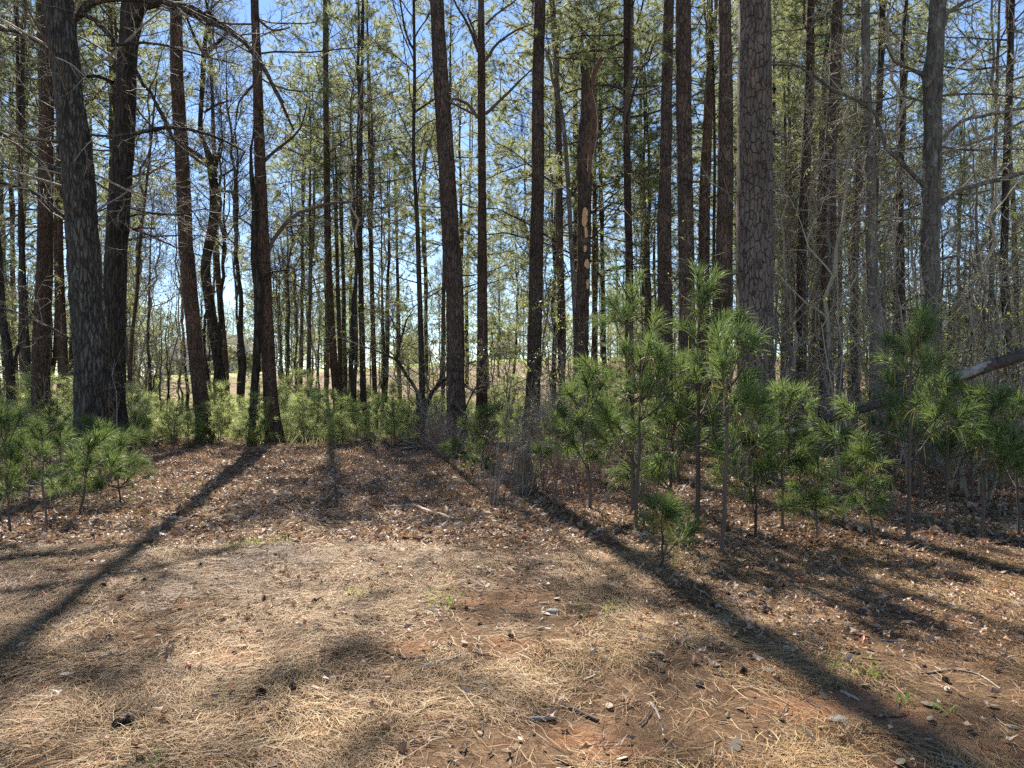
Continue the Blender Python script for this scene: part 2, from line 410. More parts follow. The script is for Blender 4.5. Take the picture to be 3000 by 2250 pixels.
def fallen_needles(n, y0, y1, wd, lmin, lmax, dens=None, lift=.02):
    g = Geo(); X, Y = scatter(n, y0, y1, dens); m = len(X)
    az = rng.random(m) * TAU
    az = np.where(rng.random(m) < .55, clump(X, Y, 1.1, 5.) * 7 + rng.normal(size=m) * .5, az)
    L = lmin + rng.random(m) * (lmax - lmin)
    z = height(X, Y) + .003 + rng.random(m) ** 2 * lift
    tilt = rng.normal(size=m) * .07
    D = np.stack([np.cos(az), np.sin(az), tilt], -1); S = np.stack([-np.sin(az), np.cos(az), rng.normal(size=m) * .5], -1)
    S = nrm(S); B = np.stack([X, Y, z], -1)
    bend = rng.normal(size=m)[:, None] * .12
    W = wd * (.7 + .6 * rng.random(m))[:, None]
    C = B + D * L[:, None] * .5 + np.stack([-np.sin(az), np.cos(az), az * 0], -1) * bend * L[:, None] + np.array([0, 0, .004])
    E = B + D * L[:, None]
    V = np.stack([B - S * W / 2, B + S * W / 2, C + S * W / 2, C - S * W / 2, E], 1)
    o = np.arange(m)[:, None] * 5
    rv = np.clip(rng.random(m) * .6 + clump(X, Y, .9, 21.) * .6 + clump(X, Y, 4., 27.) * .5 - .35, 0, .97); rv[rng.random(m) < .05] = 1
    g.add(V, quad=o + np.array([[0, 1, 2, 3]]), tri=o + np.array([[3, 2, 4]]), rnd=np.repeat(rv, 5))
    return g

def fallen_leaves(n, y0, y1, s0, s1, dens=None):
    g = Geo(); X, Y = scatter(n, y0, y1, dens); m = len(X)
    az = rng.random(m) * TAU; s = s0 + rng.random(m) ** 2.2 * (s1 - s0)
    # lobed outline: 8 rim points with a raised, curled edge round a lower centre
    th = np.arange(8) / 8 * TAU
    rad = np.array([1.0, .42, .62, .34, .8, .34, .62, .42])
    R = rad[None] * s[:, None] * (.8 + .4 * rng.random((m, 8)))
    lx = np.cos(th) * R; ly = np.sin(th) * R * (.6 + .4 * rng.random(m))[:, None]
    curl = (rng.random((m, 8)) - .25) * .55 * s[:, None]
    pitch = rng.normal(size=m)[:, None] * .35; roll = rng.normal(size=m)[:, None] * .35
    lz = curl + lx * pitch + ly * roll
    x = X[:, None] + np.cos(az)[:, None] * lx - np.sin(az)[:, None] * ly
    y = Y[:, None] + np.sin(az)[:, None] * lx + np.cos(az)[:, None] * ly
    z0 = height(X, Y) + .012 + rng.random(m) * .03
    z = z0[:, None] + np.maximum(lz, -.01)
    rim = np.stack([x, y, z], -1); cen = np.stack([X, Y, z0], -1)[:, None]
    V = np.concatenate([rim, cen], 1)
    tri = np.array([[i, (i + 1) % 8, 8] for i in range(8)])
    T = (np.arange(m)[:, None, None] * 9 + tri[None]).reshape(-1, 3)
    rv = np.clip(rng.random(m) * .75 + clump(X, Y, 1.5, 33.) * .4 - .1, 0, .95); rv[rng.random(m) < .06] = 1
    g.add(V, tri=T, rnd=np.repeat(rv, 9))
    return g

def leafdens(X, Y):
    px = 1500 + X / Y * F; py = 1125 + EYE / Y * F
    d = .10 + .15 * sstep(1950, 1500, py)
    d = d + .75 * sstep(1750, 1560, py) * sstep(900, 1250, px) * sstep(1.3, .9, py / 1500)
    d = d + .8 * sstep(1620, 1500, py) * (.5 + .5 * sstep(1000, 600, px))
    d = d + .55 * sstep(2000, 1850, py) * sstep(1750, 2100, px)
    return np.clip(d * (.35 + 1.3 * clump(X, Y, 1.2, 40.)), 0, 1)
def needledens(X, Y): return np.clip(.55 + 2.4 * (clump(X, Y, .8, 11.) - .42) + 1.6 * (clump(X, Y, 3.1, 61.) - .5), .05, 1)

g = fallen_needles(250000, 2.6, 7.0, .0023, .07, .19, needledens)
tag(link('pine_straw', g.mesh('pine_straw', [M['straw']], False)), 'tan fallen pine needles matted over the open floor', 'pine straw', kind='stuff')
g = fallen_needles(130000, 6.8, 19.5, .0045, .10, .22, None)
tag(link('pine_straw', g.mesh('pine_straw_far', [M['straw']], False)), 'brown fallen needles over the back of the clearing', 'pine straw', kind='stuff')
g = fallen_leaves(9000, 2.6, 7.5, .014, .05, leafdens)
tag(link('leaf_litter', g.mesh('leaf_litter', [M['litter']], False)), 'scattered dry brown leaves on the near needles', 'leaf litter', kind='stuff')
g = fallen_leaves(80000, 7.0, 20, .026, .085, leafdens)
tag(link('leaf_litter', g.mesh('leaf_litter_far', [M['litter']], False)), 'thick dry curled leaves across the far clearing', 'leaf litter', kind='stuff')

def twig_litter():
    g = Geo()
    for n, y0, y1, rr, l0, l1 in ((1500, 2.6, 7.5, .0022, .04, .22), (1500, 7, 20, .004, .08, .4)):
        X, Y = scatter(n, y0, y1); m = len(X); az = rng.random(m) * TAU; L = l0 + rng.random(m) ** 2 * (l1 - l0)
        D = np.stack([np.cos(az), np.sin(az), rng.normal(size=m) * .06], -1); k = 4
        P = np.empty((m, k, 3)); P[:, 0] = np.stack([X, Y, height(X, Y) + .012], -1)
        for q in range(1, k):
            D = nrm(D + rng.normal(size=(m, 3)) * np.array([.15, .15, .02])); P[:, q] = P[:, q - 1] + D * (L / (k - 1))[:, None]
        P[:, :, 2] = np.maximum(P[:, :, 2], height(P[:, :, 0], P[:, :, 1]) + .004)
        R = rr * (.6 + rng.random(m) ** 2 * 1.8)[:, None] * np.linspace(1, .6, k)[None]
        tubes(g, P, R, 5, 0)
    # flakes of fallen bark
    X, Y = scatter(1300, 2.6, 9); m = len(X); az = rng.random(m) * TAU; s = .012 + rng.random(m) ** 2 * .03
    U = np.stack([np.cos(az), np.sin(az), rng.normal(size=m) * .2], -1) * s[:, None]; W = np.stack([-np.sin(az), np.cos(az), rng.normal(size=m) * .3], -1) * (s * (.3 + .4 * rng.random(m)))[:, None]
    C = np.stack([X, Y, height(X, Y) + .014], -1)
    V = np.stack([C - U - W * .6, C - W, C + U * .9 - W * .4, C + U + W * .7, C + W, C - U * .8 + W * .5], 1); o = np.arange(m)[:, None] * 6
    g.add(V, quad=np.vstack([o + np.array([[0, 1, 4, 5]]), o + np.array([[1, 2, 3, 4]])]), rnd=np.repeat(rng.random(m), 6), mat=1)
    return g
tag(link('twig_litter', twig_litter().mesh('twig_litter', [M['twig_dark'], M['twig']], False)), 'small broken twigs and bark flakes strewn over the floor', 'twigs', kind='stuff')

def weeds():
    g = Geo()
    spots = [(430, 1470, 60, 1.0), (520, 1440, 70, .9), (640, 1420, 60, .8), (560, 1500, 50, .8), (1040, 1352, 50, .9), (1000, 1345, 40, .8), (760, 1590, 22, .35), (790, 1585, 14, .25),
             (1365, 1528, 16, .25), (1290, 1752, 10, .18), (1775, 1785, 14, .2), (2490, 1957, 16, .22), (2690, 2062, 8, .12), (2930, 1545, 60, .8), (2820, 1540, 60, .7), (1960, 1520, 40, .6), (1400, 1330, 60, 1.),
             (1040, 1740, 8, .12), (1300, 1780, 8, .1), (455, 2240, 5, .08)]
    for px, py, n, r in spots:
        c = gnd(px, py)
        k = int(n * 2.5)
        x = c[0] + rng.normal(size=k) * r * .5; y = c[1] + rng.normal(size=k) * r * .5
        B = np.stack([x, y, height(x, y) + .005], -1)
        D = np.stack([rng.normal(size=k) * .6, rng.normal(size=k) * .6, .4 + rng.random(k)], -1)
        needles(g, B, D, .04 + rng.random(k) * .06, .009, .2, seg=2)
    return g
tag(link('weeds', weeds().mesh('weeds', [M['weed']], False)), 'small fresh green weeds sprouting through the litter', 'weeds', kind='stuff')

def field_grass():
    g = Geo(); n = 90000
    Y = np.sqrt(rng.random(n * 3) * (52 ** 2 - 18.2 ** 2) + 18.2 ** 2); X = (rng.random(n * 3) * 2 - 1) * Y * .8
    keep = rng.random(n * 3) < np.clip(clump(X, Y, .35, 70.) * 1.8 - .35, .05, 1); X, Y = X[keep][:n], Y[keep][:n]; n = len(X)
    B = np.stack([X, Y, height(X, Y)], -1)
    D = np.stack([rng.normal(size=n) * .35, rng.normal(size=n) * .35, np.ones(n)], -1)
    needles(g, B, D, .12 + rng.random(n) ** 2 * .55, .012, .12, seg=2)
    return g
tag(link('undergrowth', field_grass().mesh('undergrowth', [M['grassy']], False)), 'thin yellow green grass between the far saplings', 'grass', kind='stuff')

# ------------------------------------------------------------------ tree building blocks
def axis(Ht, n=12, wob=.02):
    z = np.linspace(0, Ht, n); x = np.cumsum(rng.normal(size=n) * wob); y = np.cumsum(rng.normal(size=n) * wob)
    return np.stack([x - x[0], y - y[0], z], -1)

def shoots_from(P, back=.45):
    """last part of each path -> start, direction, length"""
    a_ = P[:, -1] - (P[:, -1] - P[:, -2]) * 1.0
    return a_, P[:, -1] - a_

def tuft(g, P, K, L, W, spread=.9, droop=.12, mat=1, seg=1, span=1.0, bunch=.5):
    S, D = shoots_from(P); N = len(S)
    t = (1 - rng.random((N, K)) ** 1.3 * bunch * 2) if bunch < .5 else rng.random((N, K))
    B = (S[:, None] + D[:, None] * t[..., None] * span).reshape(-1, 3)
    Dn = np.repeat(nrm(D), K, 0)
    dirs = Dn + rng.normal(size=Dn.shape) * spread * .42
    M_ = len(B)
    rv = np.clip(np.repeat(rng.random(N), K) * .6 + rng.random(M_) * .4, 0, 1)
    needles(g, B, dirs, L * (.7 + .5 * rng.random(M_)), W, droop, mat, seg, rnd=rv)

def pine_crown(Hc, Lmax, nl, r0, sub=7, K=38, W=.011, shape='round', low_dead=0):
    """crown round a vertical axis that starts at the crown's foot"""
    g = Geo(); A = axis(Hc, 14, .03)[None]; R = np.linspace(r0, .015, 14)[None]
    tubes(g, A, R, 6, 0)
    if shape == 'round': prof = lambda t: Lmax * (.30 + .85 * np.sin(np.pi * np.clip(t * .80 + .16, 0, 1))) * (1 - .25 * t)
    else: prof = lambda t: Lmax * (1.05 - .92 * t)
    P1, R1 = grow(A, R, nl, .01, .98, prof, lambda t: 1.5 - .75 * t, 8, .12, .018, .35, taper=.25)
    tubes(g, P1, R1, 4, 0)
    P2, R2 = grow(P1, R1, sub, .42, 1.0, lambda t: Lmax * .32 * (1.15 - .6 * t), .85, 5, .16, .02, .45, taper=.4, flat=.55, mint=.007)
    tubes(g, P2, R2, 3, 0)
    P3, R3 = grow(P2, R2, 3, .55, 1.0, .34, .75, 3, .18, .06, .5, mint=.005)
    tubes(g, P3, R3, 3, 0)
    keep = rng.random(len(P3)) < .88
    tuft(g, P3[keep], K, .25, W); tuft(g, P2, K, .25, W); tuft(g, P1, K, .25, W)
    return g

def hard_crown(Hc, Lmax, nl, r0, leaves=0, dead=0, dens=1.0):
    g = Geo(); A = axis(Hc, 14, .10)[None]; R = np.linspace(r0, .012, 14)[None]
    tubes(g, A, R, 6, 0)
    P1, R1 = grow(A, R, nl, .02, .97, lambda t: Lmax * (1.1 - .7 * t), lambda t: 1.05 - .4 * t, 9, .17, .06, .5, taper=.2)
    tubes(g, P1, R1, 5, 0)
    P2, R2 = grow(P1, R1, int(7 * dens), .2, 1.0, lambda t: Lmax * .40 * (1.2 - .7 * t), .85, 7, .2, .05, .5, mint=.012, taper=.4)
    tubes(g, P2, R2, 3, 0)
    P3, R3 = grow(P2, R2, int(6 * dens), .2, 1.0, lambda t: Lmax * .17 * (1.2 - .6 * t), .85, 5, .2, .03, .5, mint=.008, taper=.6)
    tubes(g, P3, R3, 3, 0)
    P4, R4 = grow(P3, R3, 2 if dens > .8 else 1, .3, 1.0, .28, .8, 3, .2, .03, .5, mint=.006, taper=.6)
    tubes(g, P4, R4, 3, 0)
    if leaves: add_leaves(g, P4, leaves, .045, 1)
    if dead: add_leaves(g, P4, dead, .05, 2)
    return g

def add_leaves(g, P, frac, size, mat):
    sel = (rng.random(len(P)) < frac) & (vnoise(P[:, -1] * 1.3 + 5) > .45); T = P[sel][:, -1]; m = len(T)
    if m == 0: return
    k = 5
    C = np.repeat(T, k, 0) + rng.normal(size=(m * k, 3)) * size * 1.1
    D = nrm(rng.normal(size=(m * k, 3)) + np.array([0, 0, -.3])); S = nrm(np.cross(D, rng.normal(size=(m * k, 3))))
    s = (size * (.6 + .8 * rng.random(m * k)))[:, None]
    V = np.stack([C, C + D * s * .55 + S * s * .38, C + D * s * 1.2, C + D * s * .55 - S * s * .38], 1)
    g.add(V, quad=np.arange(m * k * 4).reshape(-1, 4), rnd=np.repeat(rng.random(m * k), 4), mat=mat)

WD = [M['twig'], M['fresh'], M['deadleaf']]
WDK = [M['twig_dark'], M['fresh'], M['deadleaf']]
PN = [M['twig_dark'], M['needle']]
PC = []      # pine crowns: (mesh, height, foot radius)
for Hc, Lm, nl, sh in ((9, 4.4, 26, 'round'), (10, 4.2, 30, 'round'), (8, 3.8, 24, 'round'), (11, 4.2, 36, 'cone'), (9, 3.6, 30, 'cone'), (12, 4.6, 42, 'cone'), (8, 3.6, 13, 'round'), (8, 3.0, 11, 'round')):
    PC.append((pine_crown(Hc, Lm, nl, .10, shape=sh).mesh('pine_crown', PN, False), Hc))
HC = []      # bare hardwood crowns
for Hc, Lm, nl, lv, dd, mt in ((9, 4.0, 13, .0, .05, WDK), (10, 3.4, 14, .06, .0, WDK), (8, 3.0, 13, .0, .25, WDK), (9, 3.2, 14, .15, .0, WD)):
    HC.append((hard_crown(Hc, Lm, nl, .10, lv, dd).mesh('bare_crown', mt, False), Hc))
TC = []      # slim understorey crowns with fine twigs
for Hc, Lm, nl, lv, dd, mt in ((6, 2.9, 10, .02, .0, WD), (7, 2.6, 11, .10, .0, WD), (5, 2.6, 9, .45, .0, WD), (6, 2.4, 10, .0, .12, WDK), (7, 3.2, 10, .12, .03, WD)):
    TC.append((hard_crown(Hc, Lm, nl, .045, lv, dd, .6).mesh('twiggy_crown', mt, False), Hc))

def catmull(P, per):
    P = np.asarray(P, float); out = []
    Q = np.vstack([2 * P[0] - P[1], P, 2 * P[-1] - P[-2]])
    for i in range(1, len(Q) - 2):
        L = np.linalg.norm(Q[i + 1][:3] - Q[i][:3]); m = max(1, int(L * per))
        t = (np.arange(m) / m)[:, None]
        a_, b, c, d = Q[i - 1], Q[i], Q[i + 1], Q[i + 2]
        out.append(.5 * ((2 * b) + (-a_ + c) * t + (2 * a_ - 5 * b + 4 * c - d) * t ** 2 + (-a_ + 3 * b - 3 * c + d) * t ** 3))
    out.append(Q[-2][None]); return np.vstack(out)

def trunk_geo(P, R, k=22, rough=.05, flare=.35, mat=0, knots=3):
    g = Geo(); n = len(P)
    zz = P[:, 2] - P[:, 2].min()
    th = np.arange(k) / k * TAU
    q = np.stack([np.cos(th)[None] * 2.2 + 0 * zz[:, None], np.sin(th)[None] * 2.2 + 0 * zz[:, None], zz[:, None] * .8 + 0 * th[None]], -1)
    s = rng.random() * 50
    d = 1 + (vnoise(q * 2.5 + s) - .5) * rough * 2 + (vnoise(q * 9 + s) - .5) * rough
    fz = np.stack([np.cos(th)[None] * 7 + 0 * zz[:, None], np.sin(th)[None] * 7 + 0 * zz[:, None], zz[:, None] * 5 + 0 * th[None]], -1)
    d = d + (vnoise(fz + s) - .5) * rough * 1.6
    d = d + (flare * np.exp(-zz / .28))[:, None] * (.6 + .8 * (vnoise(np.stack([np.cos(th) * 1.6, np.sin(th) * 1.6, th * 0 + s], -1)))[None])
    tubes(g, P, R, k, mat, disp=d[None])
    return g

def side_limbs(g, P, R, cnt, t0, t1, L, mat=0, down=0.0, leaves=0, dead=0, twigs=1.0, ang=1.25, r0=.022):
    P = P[None]; R = R[None]
    P1, R1 = grow(P, R, cnt, t0, t1, L, ang, 9, .13, down, .25, r0=r0, taper=.3)
    tubes(g, P1, R1, 5, mat)
    P2, R2 = grow(P1, R1, max(2, int(6 * twigs)), .2, 1, L * .38, .8, 6, .16, .02, .55, mint=.007, taper=.4)
    tubes(g, P2, R2, 3, mat)
    P3, R3 = grow(P2, R2, max(2, int(4 * twigs)), .2, 1, L * .18, .8, 4, .18, .02, .55, mint=.005, taper=.5)
    tubes(g, P3, R3, 3, mat)
    if leaves: add_leaves(g, P3, leaves, .035, 1)
    if dead: add_leaves(g, P3, dead, .05, 2)

def limb_geo(pts, Y, dark=True, twigs=5, leaves=0, dead=0, dY=0):
    """a main limb traced through image points (px, py, width px) at distance Y, with its own twigs"""
    A = np.array([[*at(px, py, Y + dY * i / max(1, len(pts) - 1)), w_ * Y / F / 2] for i, (px, py, w_) in enumerate(pts)])
    A = catmull(A, 5); P, R = A[:, :3], np.maximum(A[:, 3], .004)
    P = P + rng.normal(size=P.shape) * R[:, None] * .15
    return P, R

def hero(name, label, cat, Y, pts, bark_, ztop=18, crown=None, limbs=(), side=None, twig='twig_dark', flare=.45, rough=.05, stubs=6, group=None, limb_leaves=0, limb_dead=0, limb_twigs=5, leafmat=1):
    """a tree whose trunk runs through (px, py, width px), listed from top to bottom, standing at distance Y"""
    A = [[*at(px, py, Y), w_ * Y / F / 2] for px, py, w_ in pts]
    b = A[-1]; gz = H1(b[0], Y)
    d = (np.array(A[-2][:2]) - np.array(b[:2])) / max(A[-2][2] - b[2], .1)
    if b[2] > gz: A.append([b[0] - d[0] * (b[2] - gz) * .6, Y, gz - .12, b[3] * 1.06])
    else: A[-1][2] = gz - .12
    A = A[::-1]
    t = A[-1]; s = A[-3] if len(A) > 3 else A[-2]
    if ztop and ztop > t[2] + .5:
        hgt = ztop - t[2]; dx = (t[0] - s[0]) / (t[2] - s[2])
        A.append([t[0] + dx * hgt * .45, Y + rng.normal() * .1, t[2] + hgt * .5, t[3] * .78]); A.append([t[0] + dx * hgt * .8, Y + rng.normal() * .2, ztop, t[3] * .5])
    base = np.array([A[0][0], Y, gz])
    A = np.array(A); A[:, :3] -= base
    C = catmull(A, 11); P, R = C[:, :3], np.maximum(C[:, 3], .01)
    P[:, 1] += np.cumsum(rng.normal(size=len(P)) * .003)
    root = link(name, None, loc=base); root.empty_display_size = .3
    tag(root, label, cat, group)
    g = trunk_geo(P, R, 24, rough, flare)
    if stubs:
        P1, R1 = grow(P[None], R[None], stubs, .25, .75, .5, 1.2, 4, .12, .05, .2, r0=.018, taper=.5)
        tubes(g, P1, R1, 5, 1)
    link('trunk', g.mesh('trunk', [M[bark_], M[twig]]), root)
    for lp in limbs:
        lg = Geo(); LP, LR = limb_geo(lp, Y); LP = LP - base
        tubes(lg, LP, LR, 8, 0)
        if limb_twigs:
            P2, R2 = grow(LP[None], LR[None], limb_twigs + len(LP) // 6, .12, 1, 1.1, .85, 7, .17, .03, .35, mint=.008, taper=.4)
            tubes(lg, P2, R2, 4, 1)
            P3, R3 = grow(P2, R2, 5, .2, 1, .5, .85, 5, .2, .02, .5, mint=.006, taper=.5); tubes(lg, P3, R3, 3, 1)
            P4, R4 = grow(P3, R3, 3, .3, 1, .22, .8, 3, .2, .02, .5, mint=.0045, taper=.6); tubes(lg, P4, R4, 3, 1)
            if limb_leaves: add_leaves(lg, P4, limb_leaves, .035, 2)
            if limb_dead: add_leaves(lg, P4, limb_dead, .05, 3)
        link('limb', lg.mesh('limb', [M[bark_ if bark_ in ('oak', 'grey', 'oak_dark') else 'twig_dark'], M[twig], M['fresh'], M['deadleaf']], True), root)
    if side:
        sg = Geo(); side_limbs(sg, P, R, **side)
        link('crown', sg.mesh('side_twigs', [M[twig], M['fresh'], M['deadleaf']], False), root)  # side limbs along the trunk joined in one mesh, not the tree's crown
    if crown:
        kind, vi, z0, sc = crown
        me, Hc = (PC if kind == 'p' else HC if kind == 'h' else TC)[vi]
        i = int(np.argmin(np.abs(P[:, 2] - z0))); i2 = min(i + 12, len(P) - 1)
        dv = Vector(P[i2] - P[max(0, i - 12)]); q = dv.to_track_quat('Z', 'Y')
        o = link('crown', me, root, P[i], None, sc); o.rotation_mode = 'QUATERNION'
        from mathutils import Quaternion
        o.rotation_quaternion = q @ Quaternion((0, 0, 1), rng.random() * TAU)
    return root

# ------------------------------------------------------------------ the trees one can tell apart, left to right
hero('oak_tree', 'large grey ridged oak with white lichen spots, leaning left, nearest trunk at left', 'oak tree', 14.3,
     [(172, 0, 80), (186, 136, 78), (203, 271, 76), (223, 452, 82), (244, 723, 86), (253, 886, 88), (266, 1021, 90), (267, 1202, 90), (268, 1330, 96)], 'oak', 12.5,
     crown=('h', 0, 11.5, 1.0), flare=.28, rough=.07, stubs=0, limb_leaves=.03, side=dict(cnt=12, t0=.35, t1=.93, L=3.4, down=-.01, r0=.03),
     limbs=[[(210, 60, 26), (255, 18, 22), (330, -6, 20), (440, 2, 19), (520, 18, 17), (610, 62, 14), (720, 130, 11), (830, 300, 7)],
            [(215, 30, 16), (280, 60, 15), (320, 105, 13), (345, 130, 11), (390, 125, 9), (470, 130, 7), (600, 165, 5), (700, 190, 3)],
            [(225, 230, 17), (180, 200, 17), (120, 130, 16), (60, 95, 14), (0, 85, 12), (-120, 90, 10)],
            [(260, 640, 22), (215, 545, 15), (190, 505, 13), (120, 475, 12), (60, 430, 11), (0, 390, 10), (-100, 350, 8)],
            [(265, 720, 14), (190, 640, 13), (110, 570, 10), (40, 545, 9), (-60, 520, 7)],
            [(218, 1000, 8), (190, 985, 7), (130, 950, 7), (75, 925, 6), (15, 905, 6), (-60, 900, 4)],
            [(290, 620, 5), (330, 600, 4), (420, 620, 4), (500, 630, 4), (560, 625, 3)],
            [(440, 378, 5), (380, 392, 8), (325, 400, 9), (244, 389, 6), (200, 344, 5), (150, 294, 4), (110, 258, 4), (60, 180, 3)]], limb_twigs=7, twig='twig')
hero('oak_tree', 'dark upright hardwood just right of the big lichen-spotted oak, arching limb at its top', 'oak tree', 16.6,
     [(385, 0, 62), (368, 136, 52), (364, 271, 54), (355, 452, 58), (341, 678, 60), (333, 840, 62), (330, 1021, 62), (333, 1202, 64), (341, 1315, 74)], 'oak_dark', 13,
     crown=('h', 1, 11.5, 1.0), flare=.5, rough=.06, stubs=0, side=dict(cnt=12, t0=.4, t1=.93, L=3.4, down=0.0, r0=.03),
     limbs=[[(390, 60, 40), (420, 12, 34), (470, 8, 26), (560, 28, 22), (655, 75, 18), (745, 155, 13), (800, 250, 10), (860, 380, 6)],
            [(395, 200, 12), (420, 250, 10), (440, 270, 9), (480, 350, 9), (520, 425, 8), (575, 465, 8), (622, 500, 5)],
            [(370, 400, 14), (420, 385, 12), (500, 375, 11), (580, 385, 9), (650, 410, 7), (710, 440, 5)],
            [(350, 640, 6), (430, 625, 6), (520, 628, 5), (600, 612, 4), (640, 620, 3)],
            [(330, 240, 12), (290, 222, 10), (240, 225, 8), (215, 232, 6)], [(370, 675, 9), (410, 668, 7), (455, 668, 4)]], limb_twigs=7)
hero('pine_tree', 'straight dark pine leaning left, between the dark hardwood and the forked bare tree', 'pine tree', 19.0,
     [(515, 0, 33), (519, 226, 36), (533, 452, 38), (545, 723, 40), (549, 750, 40), (563, 931, 41), (581, 1112, 43), (603, 1292, 46)], 'pine_red', 20, crown=('p', 6, 12.5, 1.0), stubs=5)
hero('bare_tree', 'forked bare hardwood with a curving trunk, behind the leaning dark pine', 'bare tree', 29.0,
     [(600, 420, 12), (588, 385, 13), (592, 271, 13), (597, 181, 14), (600, 136, 13), (610, 60, 10)][::-1] + [(618, 478, 24), (628, 560, 25), (626, 650, 27), (612, 723, 27), (602, 790, 27), (610, 860, 28), (633, 1021, 28), (646, 1112, 29), (656, 1222, 32)], 'oak_dark', 17,
     crown=('h', 2, 15, .6), stubs=3, flare=.2,
     limbs=[[(625, 500, 14), (600, 470, 13), (560, 440, 11), (510, 410, 9), (490, 360, 8), (435, 265, 7), (395, 210, 4)],
            [(632, 490, 14), (640, 450, 8), (650, 400, 5)], [(600, 150, 9), (640, 125, 9), (665, 100, 6), (700, 105, 4)],
            [(598, 160, 9), (570, 110, 8), (550, 60, 7), (530, 0, 6)], [(640, 520, 7), (690, 490, 5), (720, 440, 3)], [(640, 560, 6), (700, 570, 4), (760, 640, 2)],
            [(596, 330, 7), (640, 305, 7), (680, 295, 3)], [(615, 880, 10), (600, 940, 9), (598, 1020, 9), (612, 1130, 9), (613, 1210, 9)]], limb_dead=.15, limb_twigs=9)
hero('pine_tree', 'slim straight trunk wrapped in curled vine, behind the forked bare tree', 'pine tree', 33.0,
     [(630, 500, 12), (636, 750, 15), (645, 880, 17), (655, 1000, 18), (662, 1110, 18)], 'pine_red', 19, crown=('p', 4, 14.5, .8), stubs=3)
hero('bare_tree', 'dark lichened hardwood with a crooked trunk, close beside the left of a reddish pine', 'bare tree', 18.7,
     [(735, 430, 6), (738, 520, 13), (746, 580, 17), (748, 650, 19), (746, 750, 19), (753, 815, 23), (758, 860, 23), (755, 1021, 22), (746, 1157, 23), (743, 1292, 29)], 'oak_dark', 0, stubs=2, flare=.25, rough=.09,
     limbs=[[(736, 480, 9), (735, 440, 8), (742, 400, 6), (745, 340, 4)], [(742, 690, 7), (735, 660, 6), (705, 640, 4), (650, 630, 3)], [(757, 830, 9), (790, 800, 7), (850, 790, 4)]], limb_twigs=6)
hero('pine_tree', 'reddish barked pine with a long limb arching right, behind the back edge of the clearing', 'pine tree', 19.0,
     [(748, 0, 22), (756, 226, 27), (762, 452, 31), (773, 723, 35), (784, 976, 38), (793, 1157, 41), (803, 1260, 48)], 'pine_red', 19.5, crown=('p', 1, 9.6, 1.0), stubs=5,
     limbs=[[(786, 735, 12), (800, 705, 12), (836, 655, 12), (877, 624, 11), (949, 601, 9), (1000, 592, 7), (1060, 590, 4)],
            [(768, 480, 12), (790, 455, 9), (836, 420, 8), (880, 375, 6), (900, 300, 4)], [(760, 60, 8), (800, 90, 7), (850, 80, 4)], [(752, 240, 8), (700, 300, 6), (690, 380, 4)]], limb_twigs=8)
hero('pine_tree', 'slender reddish pine left of the paired thin trunks, in mid field', 'pine tree', 33.0,
     [(953, 0, 14), (954, 181, 15), (957, 452, 18), (961, 723, 19), (972, 976, 22), (988, 1190, 24)], 'pine_red', 25, crown=('p', 5, 11.5, 1.05), stubs=8)
hero('pine_tree', 'thin dark trunk nearly touching the slender reddish pine, mid field', 'pine tree', 36.0,
     [(986, 640, 9), (990, 850, 12), (995, 1000, 13), (998, 1160, 13)], 'pine', 14, crown=('p', 3, 9, .7), stubs=4)
hero('pine_tree', 'left one of two straight brown trunks standing close together, left of the black leaning stem', 'pine tree', 31.0,
     [(1062, 200, 9), (1057, 452, 12), (1056, 723, 14), (1061, 976, 17), (1065, 1200, 19)], 'pine', 23, crown=('p', 3, 10.0, 1.1), stubs=8)
hero('pine_tree', 'right one of two straight brown trunks standing close together, left of the black leaning stem', 'pine tree', 34.0,
     [(1083, 480, 9), (1087, 723, 12), (1093, 976, 14), (1099, 1195, 15)], 'pine', 21, crown=('p', 4, 9.0, 1.1), stubs=8)
hero('bare_tree', 'narrow dark stem just left of the two close brown trunks', 'bare tree', 25.0,
     [(1046, 700, 6), (1042, 885, 9), (1044, 1010, 10), (1036, 1225, 10)], 'oak_dark', 12, crown=('t', 0, 6.5, 1.0), stubs=3)
hero('bare_tree', 'thin crooked stem right of the two close brown trunks', 'bare tree', 27.0,
     [(1118, 740, 4), (1121, 930, 8), (1126, 1060, 9), (1120, 1200, 9)], 'oak_dark', 10, crown=('t', 2, 5.5, 1.0), stubs=2)
hero('bare_tree', 'tall thin black stem rising from the brush pile beside the clearing', 'bare tree', 18.5,
     [(1213, 0, 8), (1215, 226, 9), (1212, 452, 10), (1222, 633, 12), (1226, 745, 14), (1233, 976, 16), (1237, 1157, 17), (1230, 1288, 22)], 'oak_dark', 15.5, stubs=3,
     side=dict(cnt=20, t0=.36, t1=.98, L=2.2, down=.06, ang=.75, dead=.12, r0=.02), flare=.6,
     limbs=[[(1214, 150, 7), (1190, 100, 6), (1172, 0, 5), (1165, -60, 4)], [(1215, 330, 7), (1270, 290, 5), (1310, 250, 3)]])
hero('understorey_tree', 'small black tree whose crooked limb sweeps up left, behind the tall thin black stem', 'small tree', 19.5,
     [(1222, 1150, 7), (1224, 1290, 8)], 'oak_dark', 0, stubs=0, twig='twig',
     limbs=[[(1224, 1200, 8), (1221, 1143, 10), (1190, 1100, 10), (1163, 1055, 9), (1136, 1041, 6), (1100, 1027, 4), (1040, 1006, 3)],
            [(1163, 1055, 8), (1171, 1010, 7), (1180, 973, 6), (1190, 940, 5), (1211, 905, 3)], [(1175, 990, 6), (1160, 960, 5), (1140, 920, 3)]], limb_leaves=.35, limb_twigs=10)
